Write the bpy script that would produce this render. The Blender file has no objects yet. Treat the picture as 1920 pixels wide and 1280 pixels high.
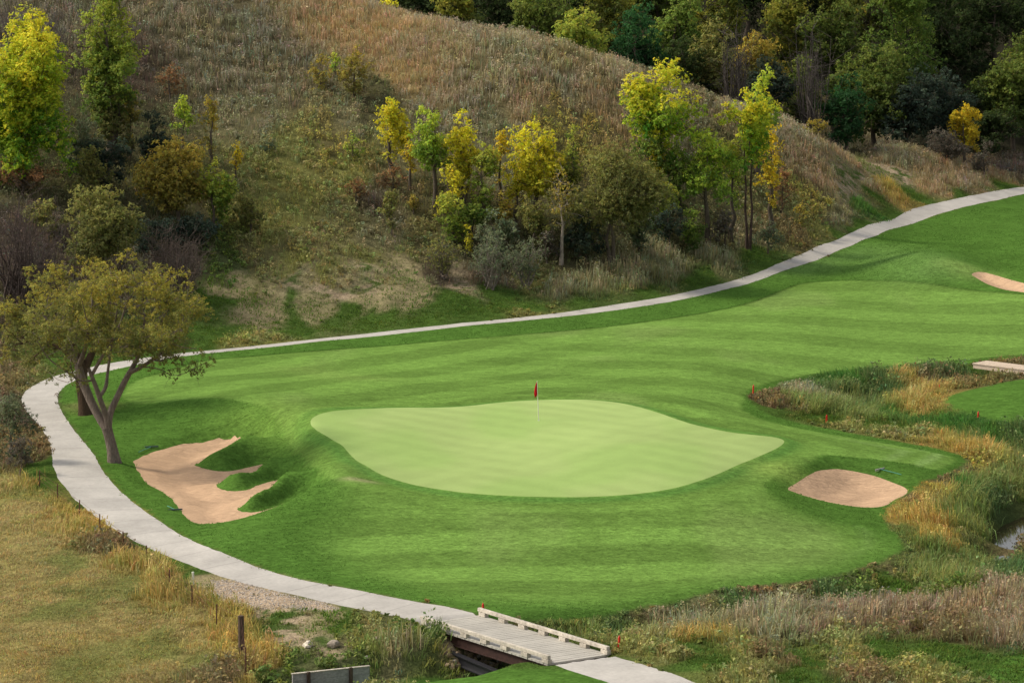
import bpy, math, numpy as np
from math import radians, sin, cos, pi
from mathutils import Vector
R = np.random.default_rng(11)

# ------------------------------------------------------------------ camera, sky, sun, exposure
F, PITCH, HC = 7500.0, radians(8.12), 36.0
S = bpy.context.scene
cd = bpy.data.cameras.new('camera'); cam = bpy.data.objects.new('camera', cd)
S.collection.objects.link(cam); S.camera = cam
cam.location = (0, 0, HC); cam.rotation_euler = (pi/2-PITCH, 0, 0)
cd.sensor_width = 36; cd.lens = F/1920*36; cd.clip_start = 1; cd.clip_end = 6000
SUN_AZ, SUN_EL = radians(-80), radians(43)
w = bpy.data.worlds.new('World'); S.world = w; w.use_nodes = True
nt = w.node_tree; nt.nodes.clear()
sky = nt.nodes.new('ShaderNodeTexSky'); sky.sky_type = 'NISHITA'; sky.sun_disc = False
sky.sun_elevation = SUN_EL; sky.sun_rotation = SUN_AZ; sky.dust_density = 3; sky.air_density = 1.0
hs = nt.nodes.new('ShaderNodeHueSaturation'); hs.inputs['Saturation'].default_value = 0.25
bgn = nt.nodes.new('ShaderNodeBackground'); bgn.inputs[1].default_value = 0.15
wo = nt.nodes.new('ShaderNodeOutputWorld')
nt.links.new(sky.outputs[0], hs.inputs['Color']); nt.links.new(hs.outputs[0], bgn.inputs[0]); nt.links.new(bgn.outputs[0], wo.inputs[0])
sl = bpy.data.lights.new('sun', 'SUN'); sl.energy = 2.4; sl.angle = radians(11); sl.color = (1, .90, .73)
so = bpy.data.objects.new('sun', sl); S.collection.objects.link(so)
sd = Vector((sin(SUN_AZ)*cos(SUN_EL), cos(SUN_AZ)*cos(SUN_EL), sin(SUN_EL)))
so.rotation_euler = sd.to_track_quat('Z', 'Y').to_euler(); so.location = (0, 0, 80)
S.view_settings.view_transform = 'Standard'; S.view_settings.look = 'None'
S.view_settings.exposure = 0.36; S.view_settings.gamma = 1
S.render.engine = 'CYCLES'
S.cycles.max_bounces = 5; S.cycles.diffuse_bounces = 2; S.cycles.glossy_bounces = 2; S.cycles.transmission_bounces = 3
S.cycles.use_adaptive_sampling = True; S.cycles.adaptive_threshold = 0.01

# ------------------------------------------------------------------ numpy helpers
def sst(a, b, x):
    t = np.clip((x-a)/(b-a), 0, 1); return t*t*(3-2*t)
def _h(i, j, s):
    n = (i*374761393 + j*668265263 + s*1442695041) & 0x7fffffff
    n = ((n ^ (n >> 13))*1274126177) & 0x7fffffff
    return ((n ^ (n >> 16)) & 0xffff)/65535.0
def vn(x, y, s=0):
    x = np.asarray(x, float); y = np.asarray(y, float)
    i = np.floor(x).astype(np.int64); j = np.floor(y).astype(np.int64)
    fx = x-i; fy = y-j; fx = fx*fx*(3-2*fx); fy = fy*fy*(3-2*fy)
    return (_h(i, j, s)*(1-fx)+_h(i+1, j, s)*fx)*(1-fy)+(_h(i, j+1, s)*(1-fx)+_h(i+1, j+1, s)*fx)*fy
def fbm(x, y, o=4, s=0):
    v = 0; a = .5; t = 0
    for k in range(o): v = v+a*vn(x*2**k+17.3*k, y*2**k+9.1*k, s+k); t += a; a *= .5
    return v/t
def chaikin(P, n=2, closed=True):
    P = np.asarray(P, float)
    for _ in range(n):
        if closed:
            Q = np.roll(P, -1, 0); P = np.stack([.75*P+.25*Q, .25*P+.75*Q], 1).reshape(-1, P.shape[1])
        else:
            Q = np.stack([.75*P[:-1]+.25*P[1:], .25*P[:-1]+.75*P[1:]], 1).reshape(-1, P.shape[1])
            P = np.vstack([P[:1], Q, P[-1:]])
    return P
def poly_sdf(P, X, Y, far=8.0):
    """signed distance, positive inside"""
    sh = X.shape; x = X.ravel(); y = Y.ravel(); out = np.full(x.size, -far)
    P = np.asarray(P)[:, :2]
    m = (x > P[:, 0].min()-far) & (x < P[:, 0].max()+far) & (y > P[:, 1].min()-far) & (y < P[:, 1].max()+far)
    xs_, ys_ = x[m], y[m]; d = np.full(xs_.size, 1e9); ins = np.zeros(xs_.size, bool)
    for a, b in zip(P, np.roll(P, -1, 0)):
        ex, ey = b-a; wx = xs_-a[0]; wy = ys_-a[1]
        t = np.clip((wx*ex+wy*ey)/(ex*ex+ey*ey+1e-12), 0, 1)
        d = np.minimum(d, (wx-t*ex)**2+(wy-t*ey)**2)
        c = (a[1] > ys_) != (b[1] > ys_)
        ins ^= c & (xs_ < (b[0]-a[0])*(ys_-a[1])/((b[1]-a[1]) if b[1] != a[1] else 1e-12)+a[0])
    d = np.sqrt(d); out[m] = np.where(ins, d, -d)
    return np.clip(out, -far, 1e9).reshape(sh)
def line_dist(P, X, Y):
    P = np.asarray(P)[:, :2]; d = np.full(X.shape, 1e9); u = np.zeros(X.shape); L = 0
    for a, b in zip(P[:-1], P[1:]):
        ex, ey = b-a; l = math.hypot(ex, ey)+1e-9
        t = np.clip(((X-a[0])*ex+(Y-a[1])*ey)/(l*l), 0, 1)
        q = (X-a[0]-t*ex)**2+(Y-a[1]-t*ey)**2
        m = q < d; d = np.where(m, q, d); u = np.where(m, L+t*l, u); L += l
    return np.sqrt(d), u
def rays(P):
    P = np.asarray(P, float); a = (P[:, 0]-960)/F; b = (P[:, 1]-640)/F
    return np.stack([a, cos(PITCH)-b*sin(PITCH), -sin(PITCH)-b*cos(PITCH)], 1)

# ------------------------------------------------------------------ height of the land
Cz = [(0,900,.3),(0,1000,0),(0,1100,-.2),(0,1280,-.5),(200,1280,-.5),(250,1150,-.3),(430,1280,-.9),(120,1020,0),(350,1180,-.4),
 (50,740,.4),(100,840,.4),(150,930,.3),(300,1020,.1),(500,1100,0),(700,1135,0),(900,1155,.05),(1080,1235,.05),(1280,1275,.2),
 (1300,1200,-.2),(1600,1150,-.4),(1900,1150,-.4),(1900,1270,.2),(1500,1270,0),(1200,1150,-.4),(600,1200,-.5),(700,1180,-.3),(550,1150,-.1),
 (1000,1100,-.1),(1300,1080,-.1),(1550,1040,-.2),(800,1080,.0),(600,1050,.2),(560,1000,.7),(1000,1020,.35),(1300,1000,.4),(800,1000,.6),(1000,970,.9),
 (620,790,1.7),(760,770,1.7),(900,800,1.6),(1050,760,1.8),(1250,790,1.7),(1450,828,1.3),(1000,850,1.5),(700,880,1.4),(850,918,1.3),(1000,930,1.25),(1200,922,1.25),(1350,880,1.4),
 (1550,850,1.0),(1700,850,.4),(1790,865,.2),(1600,920,-.1),(1480,915,.6),(1430,940,.8),(1600,990,-.1),(1500,960,.4),(1560,870,1.0),(1680,890,.5),
 (300,870,-.1),(350,930,-.2),(400,970,-.1),(420,900,-.1),(440,950,0),(250,860,.3),(230,900,.4),(300,960,.4),(400,1000,.5),(480,990,.8),(560,955,1.0),
 (450,790,1.3),(350,790,1.0),(250,800,.5),(520,795,1.6),(570,840,1.6),(610,880,1.5),(640,910,1.4),(350,835,.2),(420,835,.2),
 (300,700,.3),(500,700,.4),(700,700,.6),(900,700,.7),(1100,700,.8),(1300,700,.5),(1400,790,.8),(1350,740,.7),(300,745,.7),(200,745,.5),(420,745,1.0),(560,740,1.2),
 (1500,650,.2),(1800,640,0),(1500,560,.2),(1300,620,.2),(1000,650,.2),(1800,590,.1),(1650,465,.4),(1750,490,1.5),(1800,500,1.2),(1860,530,.1),(1900,500,1.4),(1900,450,1.0),(1900,400,.3),(1700,440,.2),(1600,510,.3),(1750,550,.3),
 (1500,750,-.2),(1650,745,-.4),(1700,790,-.2),(1850,755,.2),(1900,840,-.4),(1850,900,-.5),(1900,720,.2),(1850,695,-.3),
 (300,668,.1),(600,638,.1),(900,606,.1),(1200,570,.1),(1400,525,.2),(1550,472,.3),(1700,412,.3),(1850,374,.2),
 (1880,1000,-1.1),(1910,1060,-.7),(1830,980,-.6),(1780,1050,-.5),(0,640,.8),(200,650,.5)]
Cy = [(600,595,262.5),(600,510,267.5),(600,400,277),(600,250,290),(600,100,305),(600,0,316),(800,60,309),(800,300,287),(850,560,267),(850,520,271),
 (1000,95,305),(1000,300,289),(1000,510,275),(1300,190,310),(1300,350,296),(1300,500,282),(1500,240,325),(1500,400,303),(1500,462,295),
 (1700,275,345),(1700,345,334),(1620,330,326),(1640,385,321),(1900,300,362),(1900,335,352),(0,560,250.5),(0,450,262),(0,300,275),(0,150,290),(0,0,303),
 (300,500,264),(300,350,278),(300,150,296),(300,0,311),(400,600,257),(250,600,254),(450,520,266),(1150,140,307)]
Cw = [(-60,335,28),(-60,380,36),(-60,430,38),(-20,335,21),(-15,350,14),(-15,380,14),(0,328,12.5),(0,345,8),(0,375,12),(0,410,24),(15,330,8.5),(15,345,5),(15,375,9),(15,410,21),
 (30,345,3),(30,362,1),(30,385,7),(30,415,19),(50,372,0),(50,385,1),(50,405,9),(50,435,21),(70,350,0),(70,300,0),(70,250,0),(70,200,0),(70,150,0),(70,400,6),(-60,430,35),(0,440,32),(60,450,28),
 (-60,200,0),(-60,150,0),(-60,240,3),(-60,270,12),(-60,300,22),(0,140,-1),(0,110,2),(-60,110,2),(60,110,2),(0,60,12),(-60,60,12),(60,60,12),(0,0,32),(-60,0,33),(60,0,33)]
pts = []
r = rays([c[:2] for c in Cz]); z = np.array([c[2] for c in Cz]); t = (z-HC)/r[:, 2]
pts.append(np.stack([r[:, 0]*t, r[:, 1]*t, z], 1))
r = rays([c[:2] for c in Cy]); t = np.array([c[2] for c in Cy])/r[:, 1]
pts.append(np.stack([r[:, 0]*t, r[:, 1]*t, HC+r[:, 2]*t], 1)); pts.append(np.array(Cw, float))
CP = np.vstack(pts)
AX = np.array([1.0, .55])                       # depth counts less: the land stretches away from the camera
def phi(d2): return np.sqrt(d2+9.0)
q = CP[:, :2]*AX
A = phi(((q[:, None]-q[None])**2).sum(-1)); n = len(q)
M = np.zeros((n+3, n+3)); M[:n, :n] = A - np.eye(n)*.25*-1*0; M[:n, :n] += np.eye(n)*(-.35)
M[:n, n] = 1; M[:n, n+1:] = q/100; M[n, :n] = 1; M[n+1:, :n] = (q/100).T
CO = np.linalg.solve(M, np.concatenate([CP[:, 2], [0, 0, 0]]))
def base_h(X, Y):
    X = np.clip(X, -60, 70)*AX[0]; Y = np.clip(Y, 0, 440)*AX[1]
    out = CO[n]+CO[n+1]*X/100+CO[n+2]*Y/100
    for k in range(n): out = out+CO[k]*np.sqrt((X-q[k, 0])**2+(Y-q[k, 1])**2+9.0)
    return out
DX = .3
fx = np.arange(-53, 53.01, DX); fy = np.arange(152, 368, DX)
def grow(a, step, lim):
    o = []; v = a; s = step
    while abs(v) < lim: s *= 1.25; v = v+math.copysign(min(abs(s), 200), s); o.append(v)
    return o
ex = grow(53, .35, 2500)
XS = np.concatenate([-np.array(ex[::-1]), fx, ex])
YS = np.concatenate([sorted(152-np.array(grow(0, .35, 900))), fy, 368+np.array(grow(0, .35, 2500))])
GX, GY = np.meshgrid(XS, YS)
Z0 = base_h(GX, GY)
class HF:
    def __init__(s, Z): s.Z = Z
    def __call__(s, x, y):
        i = np.clip(np.searchsorted(XS, x)-1, 0, len(XS)-2); j = np.clip(np.searchsorted(YS, y)-1, 0, len(YS)-2)
        u = np.clip((x-XS[i])/(XS[i+1]-XS[i]), 0, 1); v = np.clip((y-YS[j])/(YS[j+1]-YS[j]), 0, 1); Z = s.Z
        return (Z[j, i]*(1-u)+Z[j, i+1]*u)*(1-v)+(Z[j+1, i]*(1-u)+Z[j+1, i+1]*u)*v
    def cast(s, P):
        r = rays(P); T = np.arange(140, 520, .5); out = np.zeros((len(r), 3))
        for k, d in enumerate(r):
            f = HC+d[2]*T-s(d[0]*T, d[1]*T); m = np.where(f < 0)[0]
            if len(m) == 0: t = 400.
            elif m[0] == 0: t = T[0]
            else: a = m[0]; t = T[a-1]+.5*f[a-1]/(f[a-1]-f[a])
            out[k] = (d[0]*t, d[1]*t, HC+d[2]*t)
        return out
H0 = HF(Z0)

# outlines as seen in the photograph (pixels of the 1920 x 1280 picture), laid on the land
GREEN = [(580,788),(598,776),(640,769),(700,765),(760,764),(820,764),(880,761),(940,754),(1010,750),(1080,749),(1130,751),(1180,758),(1230,772),(1280,790),(1320,801),(1370,811),(1420,816),(1462,821),(1474,829),(1455,842),(1420,857),(1380,872),(1350,887),(1310,903),(1260,917),(1200,926),(1120,931),(1040,932),(960,930),(880,925),(820,917),(760,905),(710,888),(675,868),(655,850),(638,832),(610,815),(586,802)]
P_OUT = [(1960,343),(1920,350),(1880,356),(1800,371),(1740,384),(1690,398),(1640,420),(1580,445),(1530,463),(1480,486),(1430,508),(1380,524),(1320,541),(1260,554),(1200,564),(1130,575),(1050,586),(960,597),(860,607),(760,617),(660,628),(560,639),(470,649),(400,656),(340,662),(300,666),(240,675),(190,684),(140,695),(100,705),(62,722),(40,741),(40,755),(52,775),(72,795),(88,818),(97,838),(98,860),(101,884),(128,924),(158,951),(208,988),(255,1015),(302,1038),(369,1065),(437,1088),(500,1104),(554,1115),(640,1136),(720,1150),(788,1165),(812,1173)]
P_IN = [(1960,356),(1920,364),(1860,377),(1800,391),(1740,407),(1690,423),(1620,452),(1560,474),(1500,498),(1440,519),(1380,538),(1320,553),(1260,565),(1200,575),(1120,586),(1040,595),(940,605),(840,615),(740,626),(640,636),(540,647),(470,654),(400,661),(340,668),(300,674),(250,685),(200,696),(160,705),(125,720),(109,738),(108,755),(118,778),(138,804),(160,832),(170,844),(178,853),(188,877),(215,910),(262,951),(319,991),(369,1018),(420,1038),(487,1065),(571,1088),(640,1100),(707,1114),(774,1127),(842,1137),(900,1152),(925,1160)]
PATH_B = [(1000,1236),(1015,1234),(1110,1219),(1126,1222),(1211,1246),(1280,1270),(1350,1298),(1420,1330),(1260,1330),(1144,1280),(1090,1262)]
LB = [(250,864),(275,851),(312,840),(350,832),(400,830),(437,829),(457,831),(425,844),(395,859),(375,870),(362,877),(370,883),(395,888),(415,887),(437,882),(465,875),(506,861),(468,881),(437,895),(417,907),(402,917),(407,924),(432,926),(460,922),(487,912),(538,895),(490,919),(465,935),(447,947),(440,956),(450,960),(480,962),(507,956),(537,946),(594,929),(550,949),(512,964),(475,975),(437,983),(405,986),(375,985),(355,976),(340,960),(325,940),(300,922),(275,907),(262,887),(252,872)]
RB = [(1473,915),(1495,905),(1522,890),(1549,883),(1572,880),(1602,884),(1636,890),(1666,900),(1703,914),(1700,925),(1676,934),(1663,946),(1633,950),(1599,947),(1565,942),(1522,932),(1488,921)]
FB = [(1817,519),(1851,517),(1920,531),(1990,545),(1990,560),(1920,547),(1885,543),(1851,532),(1831,524)]
MOWN = P_IN + [(905,1160),(940,1168),(1000,1166),(1100,1158),(1200,1142),(1300,1117),(1380,1102),(1470,1096),(1560,1080),(1640,1060),(1692,1036),(1690,1012),(1660,980),(1662,950),(1690,932),(1715,915),(1745,900),(1790,882),(1822,860),(1780,846),(1700,830),(1620,816),(1550,803),(1500,794),(1450,779),(1410,760),(1400,746),(1412,737),(1460,720),(1500,708),(1560,700),(1640,694),(1740,688),(1830,680),(1960,668)]
TEE_R = [(2000,700),(1920,710),(1860,722),(1800,735),(1768,746),(1778,765),(1830,780),(1880,792),(2000,800)]
TEE_B = [(560,1330),(640,1295),(760,1278),(860,1264),(950,1256),(1040,1254),(1110,1264),(1180,1290),(1240,1330)]
ROUGH_BR = [(1840,1290),(1860,1250),(1905,1195),(1960,1160),(2000,1290)]
L1 = [(330,690),(386,674),(480,667),(640,655),(808,640),(942,631),(1026,623),(1144,612),(1280,594),(1414,568),(1481,537),(1515,529),(1576,525),(1650,527),(1784,537),(1920,552),(2000,560),(2000,660),(1830,672),(1640,688),(1500,702),(1420,722),(1385,745),(1400,775),(1480,800),(1620,825),(1760,850),(1800,860),(1760,885),(1720,872),(1560,850),(1500,880),(1420,905),(1480,960),(1600,990),(1640,1020),(1600,1050),(1400,1085),(1150,1125),(950,1130),(800,1105),(650,1060),(620,1000),(680,950),(600,890),(540,830),(520,770),(430,745),(330,750),(240,760),(225,730)]
GRAVEL = [(395,1090),(430,1084),(500,1106),(560,1120),(640,1138),(650,1146),(600,1146),(540,1142),(480,1142),(430,1132),(400,1110)]
POOL = [(1848,1026),(1856,990),(1868,966),(1888,954),(1940,940),(1980,1000),(1920,1008),(1895,1036),(1872,1052)]
CREEK = [(480,1330),(600,1290),(720,1262),(820,1240),(900,1215),(960,1195),(1010,1180),(1080,1172),(1200,1160),(1350,1135),(1500,1122),(1650,1095),(1780,1062),(1860,1025)]
CREEK2 = [(1880,990),(1960,940),(1990,860),(1880,830),(1780,795),(1680,765),(1620,745),(1700,725),(1790,712),(1870,697),(1960,690)]
def world(P, hf, closed=True, k=2): return chaikin(hf.cast(P), k, closed)[:, :2]

LBS = [(x, y+dy) for (x, y), dy in zip(LB, [0]*6+[2,7,8,5,1]+[0]*5+[4,15,13,5,-1]+[0]*4+[5,15,12,5,-1]+[0]*99)]
HS = HF(np.minimum(Z0, .12)); LBW = chaikin(HS.cast(LBS), 1)[:, :2]
# local relief: bunker bowls, the grass fingers, creek bed, tee mound
near = (GX > -53) & (GX < 53) & (GY > 150) & (GY < 370)
def bumps():
    Z = Z0.copy()
    lb = poly_sdf(LBW, GX, GY); lh = poly_sdf(chaikin(HS.cast([(250,864),(350,832),(457,831),(520,850),(545,900),(580,938),(475,975),(375,985),(325,940),(262,887)]), 2)[:, :2], GX, GY)
    fing = .10+.70*sst(0, 1.25, -lb)-.25*sst(0, 2, lb)                 # fingers stand up between the sand arms
    fing -= .50*sst(0, 1.5, -lb)*.7
    hb = sst(-2.2, .8, lh); Z = Z*(1-hb)+fing*hb
    for tip, mid, root in (((370,880),(460,850),(545,812)), ((410,922),(490,888),(592,846)), ((448,957),(530,925),(636,884))):
        P = np.array([HS.cast([tip])[0], HS.cast([mid])[0], H0.cast([root])[0]]); P[1] = P[0]*.45+P[2]*.55 if False else P[1]
        dd, uu = line_dist(P, GX, GY); Lr = np.linalg.norm(np.diff(P[:, :2], axis=0), axis=1).sum()
        Z += .62*np.exp(-(dd/1.35)**2)*sst(-.8, 1.6, uu)*(1-.65*sst(Lr*.55, Lr, uu))*sst(0, .9, -lb)
    for p0, p1 in (((457,833),(540,795)), ((487,872),(570,826)), ((517,906),(610,862)), ((560,940),(645,905))):
        P = np.array([HS.cast([p0])[0], H0.cast([p1])[0]]); dd, uu = line_dist(P, GX, GY); Lr = np.linalg.norm(P[1, :2]-P[0, :2])
        Z -= .50*np.exp(-(dd/1.3)**2)*(1-sst(.2*Lr, Lr, uu))*(lb < 0)*sst(0, .8, -lb)
    Z = np.where(lb > -.3, np.minimum(Z, .12+2*sst(0, .3, -lb)), Z)
    rb = poly_sdf(world(RB, H0), GX, GY); Z -= .38*sst(-.5, 1.8, rb)
    d, _ = line_dist(H0.cast([(1490,895),(1560,874),(1640,882),(1700,904)]), GX, GY); Z += .25*np.exp(-(d/1.8)**2)*sst(-.2, 1.6, -rb)
    fb = poly_sdf(world(FB, H0), GX, GY); Z -= .45*sst(-.4, 1.6, fb)
    gs = poly_sdf(world(GREEN, H0), GX, GY); Z -= .10*np.exp(-((gs+1.2)/.8)**2)
    for P, a, s in [([(250,770),(350,765),(470,760),(560,775)], .35, 3.2), ([(560,870),(610,900),(700,930)], .25, 2.5), ([(640,960),(800,985),(1000,995)], .2, 4),
                    ([(1580,480),(1640,470),(1720,475),(1790,502)], .6, 4), ([(1280,760),(1380,800),(1480,870)], .2, 3), ([(1230,1000),(1400,960)], .25, 4),
                    ([(330,720),(500,735),(650,725)], .35, 5), ([(1330,690),(1350,740)], .3, 4)]:
        d, _ = line_dist(H0.cast(P), GX, GY); Z += a*np.exp(-(d/s)**2)
    d, _ = line_dist(H0.cast(CREEK), GX, GY)
    br = H0.cast([(930,1200)])[0]; nb = np.exp(-(((GX-br[0])/9)**2+((GY-br[1])/9)**2))
    Z -= (.55+.95*nb)*(1-sst(.7, 3.4, d))
    d, _ = line_dist(H0.cast(CREEK2), GX, GY); Z -= .6*(1-sst(.5, 2.6, d))
    po = poly_sdf(world(POOL, H0), GX, GY); Z -= .5*sst(-1.2, .8, po)
    tb = poly_sdf(world([(a_, b_+14) for a_, b_ in TEE_B], H0), GX, GY); Z += .45*sst(-.6, 1.2, tb)
    return Z
Z1 = bumps()
H1 = HF(Z1)
SD = {}
SD['path'] = np.maximum(poly_sdf(chaikin(np.vstack([H1.cast(P_OUT), H1.cast(P_IN)[::-1]]), 2)[:, :2], GX, GY), poly_sdf(world(PATH_B, H1, k=1), GX, GY))
rag = (fbm(GX*1.3, GY*1.3, 3, 5)-.5); SD['path'] = SD['path']+rag*.14
SD['green'] = poly_sdf(world(GREEN, H1), GX, GY)
SD['lb'] = poly_sdf(LBW, GX, GY)+rag*.2
for k, P in (('rb', RB), ('fb', FB)): SD[k] = poly_sdf(world(P, H0), GX, GY)+rag*.05
SD['mown'] = poly_sdf(chaikin(np.vstack([H1.cast(P_IN), H1.cast(MOWN[len(P_IN):])]), 1)[:, :2], GX, GY)+rag*.4*(1)
SD['mown'] = np.where(SD['path'] > -.5, np.maximum(SD['mown'], -9), SD['mown'])
SD['teer'] = poly_sdf(world(TEE_R, H1), GX, GY)+rag*.3
SD['teeb'] = poly_sdf(world(TEE_B, H1), GX, GY)+rag*.3
SD['cut'] = poly_sdf(world(L1, H1), GX, GY)
SD['gravel'] = poly_sdf(world(GRAVEL, H1), GX, GY)+rag*1.2
SD['rbr'] = poly_sdf(world(ROUGH_BR, H1), GX, GY)+rag
DKP = H0.cast([(788,1165),(900,1152),(1140,1226),(1030,1242)]); dks = poly_sdf(DKP[:, :2], GX, GY, 3.)
Z1d = Z1
unm = sst(0, .8, -np.maximum.reduce([SD['path'], SD['mown'], SD['teer'], SD['teeb']]))
Z2 = Z1 + near*(unm*(.22*(fbm(GX*.5, GY*.5, 4, 40)-.5)*2+.5*(fbm(GX*.12, GY*.12, 3, 50)-.5)*sst(255, 275, GY)) + (1-unm)*.05*(fbm(GX*.35, GY*.35, 3, 60)-.5))
sandm = np.maximum.reduce([SD['lb'], SD['rb'], SD['fb']])
Z2 += sst(0, .6, sandm)*.10*(fbm(GX*1.1, GY*1.1, 2, 70)-.5)
Z2 -= .30*sst(-.5, .1, dks)
H = HF(Z2)
def cast(px, py): return H.cast([(px, py)])[0]

# ------------------------------------------------------------------ scatter table: how each stretch of unmown ground looks
PAL = {  # ground, blade, tip, height, tufts per m2, plume, weed share
 'mauved': ((.09,.08,.045),(.19,.17,.085),(.43,.385,.26),.7,8,.5,.15), 'mauve': ((.12,.10,.05),(.245,.215,.105),(.54,.48,.32),.72,9,.55,.15), 'tan': ((.16,.125,.06),(.34,.26,.13),(.54,.43,.28),.65,10,.35,.03),
 'orange': ((.19,.145,.065),(.38,.275,.13),(.60,.47,.29),.55,10,.25,0), 'sage': ((.12,.11,.055),(.24,.23,.115),(.44,.41,.26),.5,9,.2,.3),
 'weed': ((.115,.105,.045),(.22,.22,.085),(.42,.40,.17),.45,8,.15,.6), 'yweed': ((.12,.105,.045),(.24,.225,.07),(.58,.50,.12),.55,8,.15,.7),
 'dark': ((.075,.07,.035),(.13,.135,.055),(.24,.24,.11),.5,6,.1,.5), 'grass': ((.13,.13,.042),(.25,.255,.075),(.45,.43,.17),.42,11,.15,.3),  # the dark entry puts the shade under the trees into its colours
 'lush': ((.05,.09,.018),(.08,.145,.022),(.145,.22,.045),.16,16,0,0), 'soil': ((.31,.24,.16),(.32,.26,.14),(.46,.38,.22),.18,2.5,0,0),
 'soilg': ((.24,.20,.11),(.10,.18,.025),(.17,.26,.05),.2,8,0,0), 'gold': ((.25,.18,.055),(.47,.34,.09),(.68,.53,.19),.7,16,.1,0),
 'rush': ((.075,.09,.03),(.16,.225,.055),(.40,.41,.16),.8,18,0,0), 'rushdk': ((.05,.07,.025),(.09,.16,.05),(.23,.30,.11),.7,17,0,.15),
 'rushg': ((.04,.085,.02),(.065,.18,.035),(.17,.32,.07),.6,18,0,0), 'pink': ((.14,.11,.06),(.27,.21,.12),(.47,.38,.24),.65,13,.5,0),
 'pale': ((.12,.115,.055),(.255,.24,.115),(.48,.44,.26),.75,13,.4,0), 'brown': ((.10,.08,.04),(.19,.145,.07),(.35,.27,.13),.6,11,.4,.35),
 'meadow': ((.21,.17,.065),(.39,.315,.115),(.58,.47,.20),.20,30,0,0), 'meadowg': ((.14,.145,.045),(.25,.25,.075),(.42,.38,.15),.13,30,0,0),
 'thicket': ((.065,.052,.035),(.13,.10,.07),(.24,.20,.15),.75,6,.4,.3), 'leafy': ((.065,.08,.03),(.11,.17,.04),(.22,.29,.07),.4,8,0,.9)}
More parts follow.
